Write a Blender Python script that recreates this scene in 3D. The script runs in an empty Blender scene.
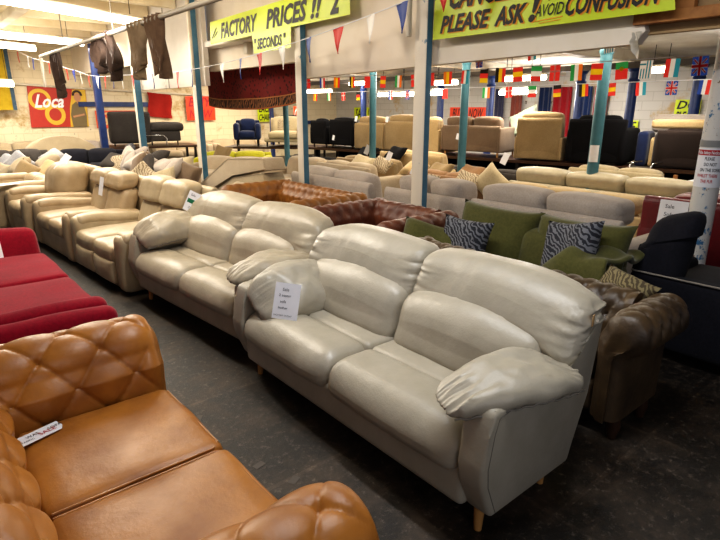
import bpy, bmesh, math, random
from mathutils import Vector, Matrix, noise
PI=math.pi; R=math.radians
SC=bpy.context.scene; COL=SC.collection
random.seed(7)
def lin(h):
    h=h.lstrip('#'); o=[]
    for i in (0,2,4):
        c=int(h[i:i+2],16)/255
        o.append(c/12.92 if c<=.04045 else ((c+.055)/1.055)**2.4)
    return (o[0],o[1],o[2],1)
# ---------------------------------------------------------------- materials
def newmat(name):
    m=bpy.data.materials.new(name); m.use_nodes=True
    nt=m.node_tree; b=nt.nodes['Principled BSDF']
    return m,nt,b
def N(nt,t,**k):
    n=nt.nodes.new(t)
    for a,v in k.items():
        if a in n.inputs: n.inputs[a].default_value=v
        else: setattr(n,a,v)
    return n
def coords(nt,scale=(1,1,1)):
    tc=N(nt,'ShaderNodeTexCoord'); mp=N(nt,'ShaderNodeMapping'); mp.inputs['Scale'].default_value=scale
    nt.links.new(tc.outputs['Object'],mp.inputs['Vector']); return mp.outputs['Vector']
def mixc(nt,fac,a,b):
    n=N(nt,'ShaderNodeMix',data_type='RGBA'); 
    if isinstance(fac,float): n.inputs['Factor'].default_value=fac
    else: nt.links.new(fac,n.inputs['Factor'])
    for s,v in (('A',a),('B',b)):
        i=[q for q in n.inputs if q.name==s and q.type=='RGBA'][0]
        if isinstance(v,tuple): i.default_value=v
        else: nt.links.new(v,i)
    return [q for q in n.outputs if q.type=='RGBA'][0]
def ramp(nt,fac,a,b,ca=(0,0,0,1),cb=(1,1,1,1)):
    n=N(nt,'ShaderNodeValToRGB'); e=n.color_ramp.elements
    e[0].position=a;e[1].position=b;e[0].color=ca;e[1].color=cb
    nt.links.new(fac,n.inputs['Fac']); return n.outputs['Color']
def noise_(nt,v,scale,detail=4,rough=.55):
    n=N(nt,'ShaderNodeTexNoise'); n.inputs['Scale'].default_value=scale; n.inputs['Detail'].default_value=detail; n.inputs['Roughness'].default_value=rough
    nt.links.new(v,n.inputs['Vector']); return n.outputs['Fac']
def bump(nt,b,h,strength,dist):
    n=N(nt,'ShaderNodeBump'); n.inputs['Strength'].default_value=strength; n.inputs['Distance'].default_value=dist
    nt.links.new(h,n.inputs['Height']); nt.links.new(n.outputs['Normal'],b.inputs['Normal'])
def leather(name,h,h2=None,rough=.38,mottle=.5,wr=.25,spec=.5):
    m,nt,b=newmat(name); v=coords(nt)
    a=noise_(nt,v,6,5); f=ramp(nt,a,.35,.68)
    c1=lin(h); c2=lin(h2 or h)
    c=mixc(nt,f,c1,c2); nt.links.new(c,b.inputs['Base Color'])
    b.inputs['Roughness'].default_value=rough; b.inputs['Specular IOR Level'].default_value=spec
    g=noise_(nt,v,22,9,.68); vo=N(nt,'ShaderNodeTexVoronoi'); vo.inputs['Scale'].default_value=260; nt.links.new(v,vo.inputs['Vector'])
    ad=N(nt,'ShaderNodeMath',operation='MULTIPLY_ADD'); ad.inputs[1].default_value=.0
    nt.links.new(vo.outputs['Distance'],ad.inputs[0]); nt.links.new(g,ad.inputs[2])
    bump(nt,b,ad.outputs[0],wr,.02)
    rr=ramp(nt,a,.3,.7,(rough-.06,)*3+(1,),(rough+.08,)*3+(1,)); nt.links.new(rr,b.inputs['Roughness'])
    return m
def fabric(name,h,h2=None,scale=40,rough=.95,bs=.3,sheen=.2,mott=.5):
    m,nt,b=newmat(name); v=coords(nt)
    a=noise_(nt,v,scale,3); bb=noise_(nt,v,3.5,4)
    c1=lin(h); c2=lin(h2) if h2 else tuple(x*.78 for x in c1[:3])+(1,)
    ad=N(nt,'ShaderNodeMath',operation='MULTIPLY_ADD'); ad.inputs[1].default_value=.5
    nt.links.new(a,ad.inputs[0]); 
    m2=N(nt,'ShaderNodeMath',operation='MULTIPLY'); m2.inputs[1].default_value=.5; nt.links.new(bb,m2.inputs[0]); nt.links.new(m2.outputs[0],ad.inputs[2])
    nt.links.new(mixc(nt,ramp(nt,ad.outputs[0],.38,.62),c1,c2),b.inputs['Base Color'])
    b.inputs['Roughness'].default_value=rough; b.inputs['Specular IOR Level'].default_value=.2
    b.inputs['Sheen Weight'].default_value=sheen; b.inputs['Sheen Roughness'].default_value=.5
    bump(nt,b,noise_(nt,v,120,2),bs,.004)
    return m
def plain(name,h,rough=.6,metal=0,spec=.4):
    m,nt,b=newmat(name); v=coords(nt); a=noise_(nt,v,9,3)
    c=lin(h); nt.links.new(mixc(nt,a,tuple(x*.88 for x in c[:3])+(1,),tuple(min(1,x*1.08) for x in c[:3])+(1,)),b.inputs['Base Color'])
    b.inputs['Roughness'].default_value=rough; b.inputs['Metallic'].default_value=metal; b.inputs['Specular IOR Level'].default_value=spec
    return m
def emis(name,h,s):
    m,nt,b=newmat(name); b.inputs['Base Color'].default_value=lin(h); b.inputs['Emission Color'].default_value=lin(h); b.inputs['Emission Strength'].default_value=s
    return m
def grime(name,h,h2,sc=2.5,lo=.45,hi=.7,rough=.8,det=6,bs=.2):
    m,nt,b=newmat(name); v=coords(nt); a=noise_(nt,v,sc,det,.65)
    nt.links.new(mixc(nt,ramp(nt,a,lo,hi),lin(h),lin(h2)),b.inputs['Base Color']); b.inputs['Roughness'].default_value=rough
    bump(nt,b,noise_(nt,v,sc*8,4),bs,.01); return m
def zigzag(name,h,h2,s=9):
    m,nt,b=newmat(name); v=coords(nt,(s,s,s*.35)); 
    n1=N(nt,'ShaderNodeTexNoise'); n1.inputs['Scale'].default_value=2.2; n1.inputs['Detail'].default_value=2; nt.links.new(v,n1.inputs['Vector'])
    w=N(nt,'ShaderNodeTexWave',wave_type='BANDS',bands_direction='DIAGONAL'); w.inputs['Scale'].default_value=.9; w.inputs['Distortion'].default_value=9; w.inputs['Detail'].default_value=2
    nt.links.new(v,w.inputs['Vector'])
    nt.links.new(mixc(nt,ramp(nt,w.outputs['Fac'],.52,.62),lin(h),lin(h2)),b.inputs['Base Color']); b.inputs['Roughness'].default_value=.9
    bump(nt,b,noise_(nt,v,30,2),.3,.004); return m
# ---------------------------------------------------------------- mesh builder
class MB:
    def __init__(s): s.bm=bmesh.new(); s.mi=0
    def grid(s,f,nu,nv,cu=False,cv=False,cap=False):
        """f(i,j)->Vector ; faces over grid"""
        bm=s.bm; V=[[bm.verts.new(f(i,j)) for j in range(nv)] for i in range(nu)]
        for i in range(nu if cu else nu-1):
            for j in range(nv if cv else nv-1):
                try:
                    q=bm.faces.new((V[i][j],V[(i+1)%nu][j],V[(i+1)%nu][(j+1)%nv],V[i][(j+1)%nv])); q.material_index=s.mi
                except ValueError: pass
        if cap:
            for row in (V[0],V[-1]):
                try:
                    q=bm.faces.new(row if row is V[-1] else row[::-1]); q.material_index=s.mi
                except ValueError: pass
        return V
    def cush(s,c,size,r=.05,puff=(0,0,0),div=6,M=None,f=None,cs=3):
        """rounded box with bulging faces. c centre, size full size, puff per axis, f(Vector local, unit param)->Vector"""
        bm=s.bm; h=[x/2 for x in size]; r=min(r,*[x*.98 for x in h]); 
        def samples(hh):
            L=[]
            for k in range(cs): L.append(-hh+r*(1-math.cos(PI/2*k/cs))* .999)
            n=max(1,div); 
            for k in range(n+1): L.append(-(hh-r)+2*(hh-r)*k/n)
            for k in range(cs-1,-1,-1): L.append(hh-r*(1-math.cos(PI/2*k/cs))*.999)
            o=[L[0]]
            for x in L[1:]:
                if x-o[-1]>1e-5: o.append(x)
            return o
        S=[samples(x) for x in h]; cache={}
        c=Vector(c)
        def vert(p):
            k=(round(p[0],5),round(p[1],5),round(p[2],5))
            if k in cache: return cache[k]
            q=Vector([max(-(h[a]-r),min(h[a]-r,p[a])) for a in range(3)]); d=Vector(p)-q
            o=q+d.normalized()*r if d.length>1e-6 else q
            u=[o[a]/h[a] for a in range(3)]
            for a in range(3):
                if puff[a]:
                    b1,b2=[x for x in range(3) if x!=a]
                    o[a]+=puff[a]*u[a]*max(0,1-u[b1]**2)**.7*max(0,1-u[b2]**2)**.7
            if f: o=f(o,u)
            if M: o=M@o
            v=bm.verts.new(o+c); cache[k]=v; return v
        for a in range(3):
            b1,b2=[(1,2),(2,0),(0,1)][a]
            for sg in (-1,1):
                A,B=S[b1],S[b2]
                for i in range(len(A)-1):
                    for j in range(len(B)-1):
                        q=[]
                        for (x,y) in ((A[i],B[j]),(A[i+1],B[j]),(A[i+1],B[j+1]),(A[i],B[j+1])):
                            p=[0,0,0]; p[a]=sg*h[a]; p[b1]=x; p[b2]=y; q.append(vert(p))
                        if sg<0: q=q[::-1]
                        if len(set(q))==4:
                            try: fc=bm.faces.new(q); fc.material_index=s.mi
                            except ValueError: pass
        return s
    def box(s,c,size,M=None,bev=0):
        h=Vector(size)/2; c=Vector(c); vs=[]
        for x in (-1,1):
            for y in (-1,1):
                for z in (-1,1):
                    p=Vector((x*h.x,y*h.y,z*h.z)); p=M@p if M else p
                    vs.append(s.bm.verts.new(p+c))
        for q in ((0,1,3,2),(4,6,7,5),(0,4,5,1),(2,3,7,6),(0,2,6,4),(1,5,7,3)):
            f=s.bm.faces.new([vs[k] for k in q]); f.material_index=s.mi
        if bev:
            es=list({e for v in vs for e in v.link_edges}); bmesh.ops.bevel(s.bm,geom=es,offset=bev,segments=2,affect='EDGES',profile=.5)
        return s
    def prism(s,outl,a,b,ax='x',bev=0,seg=3):
        """outline (u,v) extruded along axis from a to b. x: (y,z); y:(x,z); z:(x,y)"""
        def P(u,v,w): return {'x':(w,u,v),'y':(u,w,v),'z':(u,v,w)}[ax]
        A=[s.bm.verts.new(P(u,v,a)) for u,v in outl]; B=[s.bm.verts.new(P(u,v,b)) for u,v in outl]
        n=len(outl); fs=[s.bm.faces.new(A[::-1]),s.bm.faces.new(B)]
        for i in range(n): fs.append(s.bm.faces.new((A[i],A[(i+1)%n],B[(i+1)%n],B[i])))
        for f in fs: f.material_index=s.mi
        if bev:
            es=list({e for v in A+B for e in v.link_edges}); bmesh.ops.bevel(s.bm,geom=es,offset=bev,segments=seg,affect='EDGES',profile=.5)
        return s
    def tube(s,pts,r,seg=8,closed=False):
        P=[Vector(p) for p in pts]; n=len(P); rr=r if isinstance(r,(list,tuple)) else [r]*n
        rings=[]; up=None
        for i in range(n):
            if closed: t=P[(i+1)%n]-P[i-1]
            else: t=P[min(i+1,n-1)]-P[max(i-1,0)]
            t.normalize()
            if up is None: up=Vector((0,0,1)) if abs(t.z)<.9 else Vector((1,0,0))
            a=t.cross(up).normalized(); b=a.cross(t).normalized(); up=b
            rings.append([P[i]+(a*math.cos(2*PI*k/seg)+b*math.sin(2*PI*k/seg))*rr[i] for k in range(seg)])
        s.grid(lambda i,j:rings[i][j],n,seg,closed,True,not closed); return s
    def rod(s,a,b,r,r2=None,seg=10): return s.tube([a,b],[r,r if r2 is None else r2],seg)
    def build(s,name,mat=None,parent=None,ang=50,smooth=True,loc=None,rot=None):
        bmesh.ops.recalc_face_normals(s.bm,faces=s.bm.faces)
        me=bpy.data.meshes.new(name); s.bm.to_mesh(me); s.bm.free()
        mats=mat if isinstance(mat,(list,tuple)) else [mat]
        for m in mats:
            if m: me.materials.append(m)
        if smooth: me.shade_smooth(); me.set_sharp_from_angle(angle=R(ang))
        o=bpy.data.objects.new(name,me); COL.objects.link(o)
        if parent: o.parent=parent
        if loc: o.location=loc
        if rot: o.rotation_euler=rot
        return o
def tag(o,label=None,cat=None,group=None,kind=None):
    if label: o['label']=label
    if cat: o['category']=cat
    if group: o['group']=group
    if kind: o['kind']=kind
    return o
def thing(name,label,cat,loc,rz=0,group=None,rot=None):
    o=bpy.data.objects.new(name,None); COL.objects.link(o); o.location=loc; o.rotation_euler=rot or (0,0,rz); o.empty_display_size=.1
    return tag(o,label,cat,group)
def copy_tree(o,parent=None):
    c=o.copy(); COL.objects.link(c)
    if parent: c.parent=parent
    for ch in list(o.children): copy_tree(ch,c)
    return c
def struct(name,mb,mat,**k): 
    o=mb.build(name,mat,**k); o['kind']='structure'; return o
def rx(a): return Matrix.Rotation(a,3,'X')
def rotm(x=0,y=0,z=0): return (Matrix.Rotation(z,3,'Z')@Matrix.Rotation(y,3,'Y')@Matrix.Rotation(x,3,'X'))
FACE_NX=R(-90)   # faces world -X
FACE_PX=R(90)
# ---------------------------------------------------------------- camera
cam=bpy.data.cameras.new('camera'); co=bpy.data.objects.new('camera',cam); COL.objects.link(co)
cam.sensor_width=36; cam.lens=36*540/720; cam.clip_start=.05
PITCH=math.atan(162/540)
co.location=(0,0,1.65); co.rotation_euler=(PI/2-PITCH,0,-R(39.8)); SC.camera=co
SC.view_settings.view_transform='Standard'; SC.view_settings.look='Medium High Contrast'
# ---------------------------------------------------------------- palette
M={}
M['grey_leather']=leather('grey_leather','#aca596','#a09989',.34,wr=.15)
M['warm_grey_leather']=leather('warm_grey_leather','#ada38f','#a09581',.35,wr=.15)
M['cream_leather']=leather('cream_leather','#b5a588','#a59475',.38,wr=.13)
M['tan_leather_beige']=leather('beige_leather','#b39e7e','#a38e6e',.40,wr=.13)
M['orange_leather']=leather('orange_leather','#aa702f','#8d5722',.36,wr=.12,spec=.45)
M['tan_cf']=leather('tan_leather','#8f5f2a','#74481e',.42,wr=.2)
M['brown_cf']=leather('brown_leather','#6b3c28','#54291b',.42,wr=.2)
M['black_leather']=leather('black_leather','#54432f','#3a2d20',.36,wr=.2)
M['burgundy']=leather('burgundy_leather','#6a1620','#551018',.35,wr=.2)
M['crimson']=fabric('crimson_velvet','#8f0724','#77051d',60,sheen=.15)
M['green']=fabric('green_fabric','#56552d','#494825',50)
M['navy']=fabric('navy_fabric','#1d1d25','#16161c',60,sheen=.03)
M['black_fabric']=fabric('black_fabric','#111013','#0b0a0c',60,sheen=.0)
M['dark_grey']=fabric('dark_grey_fabric','#48433f','#3c3734',60,sheen=.03)
M['mauve_grey']=fabric('mauve_grey_fabric','#b3a89e','#a3988d',70)
M['light_grey']=fabric('light_grey_fabric','#9d958b','#8c847a',70)
M['beige_fab']=fabric('beige_fabric','#b0a084','#a29276',60)
M['stone_fab']=fabric('stone_fabric','#b5a58c','#a8977e',60)
M['tan_fab']=fabric('tan_fabric','#96805c','#86714f',70)
M['brown_fab']=fabric('brown_fabric','#786551','#685645',70)
M['dbrown_fab']=fabric('dark_brown_fabric','#2e231e','#261c18',70)
M['cream_fab']=fabric('cream_fabric','#bfb090','#b0a07f',50)
M['sand_fab']=fabric('sand_fabric','#bfa67b','#b0976b',50)
M['terracotta_fab']=fabric('terracotta_fabric','#977452','#846444',50)
M['lime']=fabric('lime_fabric','#b5b02c','#a29c22',50)
M['pale_green']=fabric('pale_green_fabric','#85907f','#778070',50)
M['pale_blue']=fabric('pale_blue_fabric','#a09f9f','#8b8b8f',40)
M['blue_fab']=fabric('blue_fabric','#1e2a4e','#162040',50)
M['zig']=zigzag('navy_grey_zigzag','#26272f','#6f7076',19)
M['zigbrown']=zigzag('brown_cream_pattern','#4a3f2c','#7d7252',24)
M['zigcream']=zigzag('cream_taupe_pattern','#b9aa90','#85755c',14)
M['oak']=plain('oak','#b98a52',.45)
M['dark_wood']=plain('dark_wood','#3b2415',.4)
M['wood']=grime('rough_timber','#b27c45','#935f31',6,.4,.6,.7)
M['paper']=plain('paper','#e6e6ea',.6)
M['ink']=plain('ink','#26262c',.6)
M['red_ink']=plain('red_ink','#b2232b',.6)
M['green_ink']=plain('green_ink','#1c6b4a',.6)
M['chrome']=plain('chrome','#b9b9b9',.25,1)
M['black_metal']=plain('black_metal','#1a1a1a',.4,.3)
M['neon']=plain('fluorescent_yellow_card','#cfe022',.5)
M['neon2']=plain('fluorescent_lime_vinyl','#c3d426',.35)
M['orange_card']=plain('fluorescent_orange_card','#e8451e',.5)
M['black_ink']=plain('black_paint','#17130f',.5)
M['blue_paint']=grime('chipped_blue_paint','#4d7c96','#3b6880',5,.4,.7,.45)
M['dblue_paint']=grime('dark_blue_paint','#20376e','#172a58',5,.4,.7,.4)
M['teal_paint']=grime('teal_paint','#467480','#3a6570',5,.4,.7,.4)
M['white_paint']=grime('worn_white_paint','#d5cbb8','#b7a78c',3,.5,.75,.5)
# ================================================================= ROOM
def floor_mat():
    m,nt,b=newmat('black_worn_floor'); v=coords(nt)
    a=noise_(nt,v,2.6,10,.78); c=mixc(nt,ramp(nt,a,.46,.74),lin('#211b16'),lin('#6b5b4b'))
    s=noise_(nt,v,24,8,.85); c=mixc(nt,ramp(nt,s,.54,.72),c,lin('#9a8c7c'))
    br=N(nt,'ShaderNodeTexBrick'); br.offset=0; br.inputs['Scale'].default_value=1; br.inputs['Brick Width'].default_value=.92; br.inputs['Row Height'].default_value=.92
    br.inputs['Mortar Size'].default_value=.012; br.inputs['Color1'].default_value=(.62,.62,.62,1); br.inputs['Color2'].default_value=(.42,.42,.42,1); br.inputs['Mortar'].default_value=(1,1,1,1)
    nt.links.new(v,br.inputs['Vector'])
    mm=N(nt,'ShaderNodeMix',data_type='RGBA',blend_type='MULTIPLY'); mm.inputs['Factor'].default_value=.8
    ia=[q for q in mm.inputs if q.name=='A' and q.type=='RGBA'][0]; ib=[q for q in mm.inputs if q.name=='B' and q.type=='RGBA'][0]
    nt.links.new(c,ia); nt.links.new(br.outputs['Color'],ib); nt.links.new([q for q in mm.outputs if q.type=='RGBA'][0],b.inputs['Base Color'])
    nt.links.new(ramp(nt,a,.3,.75,(.42,)*3+(1,),(.7,)*3+(1,)),b.inputs['Roughness'])
    bump(nt,b,s,.5,.01); return m
mb=MB(); mb.grid(lambda i,j:Vector((-3+i*17,-4+j*22,0)),2,2); struct('floor',mb,floor_mat())
mb=MB()
for (x,y,r) in ((1.05,2.02,.2),(1.12,1.82,.5),(1.0,2.6,.9),(2.35,.42,.3),(1.16,3.4,.3)):
    mb.box((x,y,.0012),(.055,.035,.0015),M=rotm(z=r))
tag(mb.build('tape_scraps',plain('old_grey_tape','#57514a',.7),smooth=False),'scraps of worn grey tape stuck on the black aisle floor','tape',kind='stuff')
def brickwall(name,h,h2,mo,rough=.8):
    m,nt,b=newmat(name); v=coords(nt)
    br=N(nt,'ShaderNodeTexBrick'); br.inputs['Scale'].default_value=1; br.inputs['Brick Width'].default_value=.44; br.inputs['Row Height'].default_value=.2; br.inputs['Mortar Size'].default_value=.008
    br.inputs['Color1'].default_value=lin(h); br.inputs['Color2'].default_value=lin(h2); br.inputs['Mortar'].default_value=lin(mo)
    sx=N(nt,'ShaderNodeSeparateXYZ'); cx=N(nt,'ShaderNodeCombineXYZ'); nt.links.new(v,sx.inputs[0])
    ad=N(nt,'ShaderNodeMath',operation='ADD'); nt.links.new(sx.outputs[0],ad.inputs[0]); nt.links.new(sx.outputs[1],ad.inputs[1])
    nt.links.new(ad.outputs[0],cx.inputs[0]); nt.links.new(sx.outputs[2],cx.inputs[1]); nt.links.new(cx.outputs[0],br.inputs['Vector'])
    a=noise_(nt,v,1.1,7,.7); c=mixc(nt,ramp(nt,a,.56,.66),br.outputs['Color'],lin('#b79a68'))
    z=noise_(nt,v,4.5,5,.7); c=mixc(nt,ramp(nt,z,.66,.70),c,lin('#4f3f30'))
    nt.links.new(c,b.inputs['Base Color']); b.inputs['Roughness'].default_value=rough
    bump(nt,b,br.outputs['Fac'],-.4,.01); return m
mb=MB(); mb.box((5.6,17.1,1.8),(17.2,.2,3.7)); struct('wall_far',mb,brickwall('cream_painted_brick','#e6d7b9','#e2d2b2','#d6c5a2'),smooth=False)
mb=MB(); mb.box((13.1,6.5,1.8),(.2,21,3.7)); struct('wall_right',mb,brickwall('grey_painted_block','#c4c0b9','#bfbab3','#b1aca4'),smooth=False)
# front hall ceiling with joists
mb=MB(); mb.box((.5,7,3.5),(7.2,22,.08)); struct('ceiling',mb,grime('cream_ceiling_board','#efe3c8','#e0cfab',1.2,.4,.7))
mb=MB(); mb.box((8.6,6.5,2.62),(9.1,21,.08)); struct('ceiling_back',mb,grime('old_white_ceiling','#ece8e0','#d3ccc0',1.6,.4,.7))
jm=grime('cream_joist','#ece0c4','#d9c7a3',1.5,.4,.7)
for k,y in enumerate([3.2,4.5,5.8,7.1,8.4,9.7,11.0,12.3,13.6,14.9,16.2]):
    mb=MB(); mb.box((1.1,y,3.36),(5.8,.13,.2),bev=.01); struct('trim_%d'%(k+1),mb,jm)
for k,x in enumerate([.2,1.9]):
    mb=MB(); mb.box((x,7,3.2),(.16,19,.14),bev=.01); struct('trim_%d'%(k+20),mb,jm)
# back hall roof beams
bm_=plain('dark_roof_beam','#4a4440',.7)
for k,y in enumerate([1.5,4.6,7.7,10.8,13.9]):
    mb=MB(); mb.box((8.6,y,2.5),(8.8,.12,.16),bev=.01); struct('trim_%d'%(k+30),mb,M['white_paint'])
mb=MB(); mb.box((10,6.5,2.36),(.1,20,.1)); struct('trim_40',mb,bm_)
for k,x in enumerate([5.2,7.3,11.6]):
    mb=MB(); mb.box((x,6.5,2.54),(.1,20,.07),bev=.01); struct('trim_%d'%(k+41),mb,M['white_paint'])
# header partition between the two halls (plane X=4)
hm=grime('cream_header_board','#e9decd','#d9c9ae',.9,.5,.85,.75)
mb=MB(); 
ol=[(1.86,2.07),(1.80,2.15),(1.84,2.25),(1.80,2.33),(1.86,3.46),(6.05,3.46),(6.05,2.0)]
mb.prism(ol,4.0,4.1,'x'); struct('wall_header_front',mb,hm,smooth=False)
mb=MB(); mb.box((4.33,7.5,2.855),(.1,3.2,1.23)); struct('wall_header_middle',mb,hm,smooth=False)
mb=MB(); mb.box((4.06,10.35,2.75),(.08,3.2,1.5)); struct('wall_header_left',mb,grime('grey_white_panel','#e2dcd3','#d0c9be',1.2,.4,.75),smooth=False)
mb=MB(); mb.box((4.5,12.9,2.5),(.1,2.0,.4)); 
mb.bm.clear(); mb.box((4.06,14.5,3.0),(.08,5,1.0)); struct('wall_header_far',mb,hm,smooth=False)
mb=MB()
mb.box((4.015,10.3,2.75),(.012,.012,1.5))
struct('trim_50',mb,plain('panel_joint','#8f887c',.7),smooth=False)
mb=MB(); mb.box((4.1,.4,2.78),(.06,2.95,1.3)); struct('wall_header_broken',mb,grime('bare_brown_board','#b3966c','#987a54',2,.4,.7),smooth=False)
mb=MB(); mb.box((4.0,1.3,2.22),(.08,1.15,.07),bev=.005); mb.box((4.03,1.62,2.42),(.06,.2,.4),bev=.005); mb.box((4.01,.98,2.5),(.08,.09,.75),bev=.005); mb.box((4.01,1.2,2.65),(.05,.05,.7),bev=.005)
struct('trim_51',mb,M['wood'])
mb=MB(); mb.grid(lambda i,j:Vector((3.99-.02*math.sin(i*2.1+j),1.88-.02*i+.010*math.sin(j*2.3+i),2.055+.03*j-.010*i*(3-j))),4,4)
o=mb.build('torn_plasterboard',grime('torn_white_paper','#cfc8ba','#a99e8a',8)); tag(o,'torn flap of white plasterboard hanging at the broken edge of the header','plasterboard')
# box posts, row at X~3.93 : white face towards aisle, blue side
def post(y,w,d,z,label,white=True,blue='blue_paint',x=3.92):
    mb=MB(); mb.box((0,0,z/2),(d,w,z),bev=.006)
    for f in mb.bm.faces:
        c=f.calc_center_median()
        f.material_index=0 if (abs(f.normal.x)>.7 or c.x< -d/2+.02) and white else 1
    o=mb.build('pillar',[M['white_chip'],M[blue]],loc=(x,y,0)); tag(o,label,'pillar','painted steel pillars',kind='structure')
M['white_chip']=grime('chipped_white_paint','#d9d0c0','#6d8796',7,.64,.68,.5,7)
post(3.78,.15,.08,3.44,'white pillar with blue side at the left end of the please ask banner')
post(5.83,.125,.085,3.44,'white pillar with blue side in front of the hanging rug')
post(8.88,.14,.1,3.44,'white pillar with blue side beside the rug and thin pipe')
post(11.78,.11,.13,3.1,'teal and white pillar in front of the dark grey sofa on the rack')
post(14.6,.15,.15,3.1,'dark blue pillar below the hanging rags',False,'dblue_paint')
# round white pillar with the notice
t=thing('round_pillar','round white pillar with peeling paint carrying a red and white notice','pillar',(4.70,1.49,0),0); t['kind']='structure'
mb=MB(); mb.tube([(0,0,0),(0,0,1),(0,0,2),(0,0,2.58)],.088,24)
pm,nt,b=newmat('peeling_white_blue'); v=coords(nt); a=noise_(nt,v,9,7,.75); c=mixc(nt,ramp(nt,a,.56,.60),lin('#cfccc6'),lin('#3c6f96')); a2=noise_(nt,v,14,6,.7); c=mixc(nt,ramp(nt,a2,.62,.66),c,lin('#7d5a3a')); nt.links.new(c,b.inputs['Base Color']); b.inputs['Roughness'].default_value=.5; bump(nt,b,a,.5,.01)
mb.build('shaft',pm,t)
mb=MB(); mb.tube([(0,0,1.372),(0,0,1.42)],.0915,24); mb.build('grey_tape',plain('duct_tape','#8a8a88',.4),t)
# curved notice on pillar
def curved(z0,z1,a0,a1,r,mat,name,parent):
    mb=MB(); mb.grid(lambda i,j:Vector((r*math.cos(a0+(a1-a0)*i/12),r*math.sin(a0+(a1-a0)*i/12),z0+(z1-z0)*j)),13,2); return mb.build(name,mat,parent)
ac=R(180+20)
notice=thing('notice','white safety notice with red header wrapped round the pillar','sign',(4.70,1.49,-1.05),0); notice.scale=(1.0,1.0,1.61)
curved(1.32,1.50,ac-1.35,ac+1.15,.0925,M['paper'],'sheet',notice)
curved(1.467,1.492,ac-1.25,ac+1.05,.094,M['red_ink'],'header_band',notice)
def curvetext(s,z,size,r,a_start,mat,parent,name='lettering'):
    cu=bpy.data.curves.new(name,'FONT'); cu.body=s; cu.size=size; cu.offset=.0004; cu.resolution_u=2
    o=bpy.data.objects.new(name,cu); COL.objects.link(o)
    bpy.context.view_layer.update(); me=bpy.data.meshes.new_from_object(o); bpy.data.objects.remove(o)
    for v in me.vertices:
        a=a_start+v.co.x/r; v.co=Vector((r*math.cos(a),r*math.sin(a),z+v.co.y))
    me.materials.append(mat); o=bpy.data.objects.new(name,me); COL.objects.link(o); o.parent=parent
curvetext('Polite Safety Notice',1.473,.02,.095,ac-1.2,M['paper'],notice)
for k,s in enumerate(['PLEASE','DO NOT','ON THE SOFAS','WHILST THERE','THE FUR']):
    curvetext(s,1.445-k*.026,.021,.0935,ac-.75+(.0,.0,-.25,-.4,-.05)[k]+.25,M['red_ink'] if k>2 else M['ink'],notice)
# teal round pillars, second row
def round_pillar(x,y,r,z,mat,label,cap=False):
    t=thing('pillar',label,'pillar',(x,y,0),0,'round columns in the back hall'); t['kind']='structure'
    mb=MB(); mb.tube([(0,0,0),(0,0,z)],r,16); mb.build('shaft',mat,t)
    mb=MB(); mb.tube([(0,0,z-.34),(0,0,z-.3),(0,0,z-.26)],[r*1.02,r*1.25,r*1.02],16)
    if cap: mb.tube([(0,0,z-.16),(0,0,z-.06),(0,0,z)],[r*1.1,r*1.9,r*2],16)
    mb.build('collar',mat,t); return t
tp=round_pillar(6.5,3.33,.068,2.58,M['teal_paint'],'teal column in front of the black sofa on the rack')
mb=MB(); mb.grid(lambda i,j:Vector((.07*math.cos(R(150+i*12)),.07*math.sin(R(150+i*12)),1.02+j*.2)),9,2); s_=mb.build('notice',M['paper']); s_.location=(6.5,3.33,0); tag(s_,'small pink-white paper wrapped on the teal column','notice')
round_pillar(6.5,5.4,.06,2.58,M['teal_paint'],'teal column in front of the brown sofa on the rack')
round_pillar(6.5,7.45,.06,2.58,M['teal_paint'],'teal column between the two tan armchairs on the rack')
round_pillar(6.0,9.5,.055,2.58,M['teal_paint'],'teal column left of the black chairs on the rack')
for x,y,l in ((10,7.6,'left of the drapes'),(10,5.55,'in front of the red drape'),(10,4.58,'behind the mauve sofa'),(10,3.55,'behind the cream topped sofa'),(10,9.04,'left of the orange sign'),(10,9.75,'right of the tan armchairs'),(10,11.85,'in front of the yellow sale sign')):
    round_pillar(x*1.05,y*1.05,.084,2.44,M['dblue_paint'],'dark blue column '+l,True)
# blue uprights and rails near far wall
mb=MB(); mb.box((0,0,.9),(.1,.1,1.8)); mb.box((-.75,0,1.72),(1.5,.06,.14)); o=mb.build('blue_rail',M['dblue_paint'],loc=(8.9,14.9,0),smooth=False); tag(o,'blue steel rail and upright behind the navy tub chair','rail')
mb=MB(); mb.box((0,0,0),(1.9,.06,.13)); o=mb.build('blue_rail',M['dblue_paint'],loc=(4.95,16.95,1.75),smooth=False); tag(o,'blue steel rail fixed to the wall above the dark grey sofa','rail')
mb=MB(); mb.box((0,0,0),(1.9,.06,.12)); o=mb.build('blue_rail',M['dblue_paint'],loc=(11.6,16.95,1.15),smooth=False); tag(o,'blue steel rail on the wall above the black chairs','rail')
# conduit on the far wall, pipe beside post
mb=MB(); mb.tube([(1.5,16.93,2.3),(4,16.93,2.17),(8.0,16.93,2.02)],.03,8); o=mb.build('conduit',M['white_paint']); tag(o,'thin white conduit running along the far wall above the poster','pipe')
mb=MB(); mb.tube([(3.78,8.66,2.0),(3.78,8.66,3.44)],.03,10); o=mb.build('pipe',M['white_paint']); tag(o,'thin white vertical pipe beside the left white pillar','pipe')
mb=MB(); mb.tube([(3.8,3.86,2.28),(3.8,3.86,3.4)],.028,10); o=mb.build('pipe',M['white_paint']); tag(o,'thin white vertical pipe beside the left edge of the please ask banner','pipe')
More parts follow.
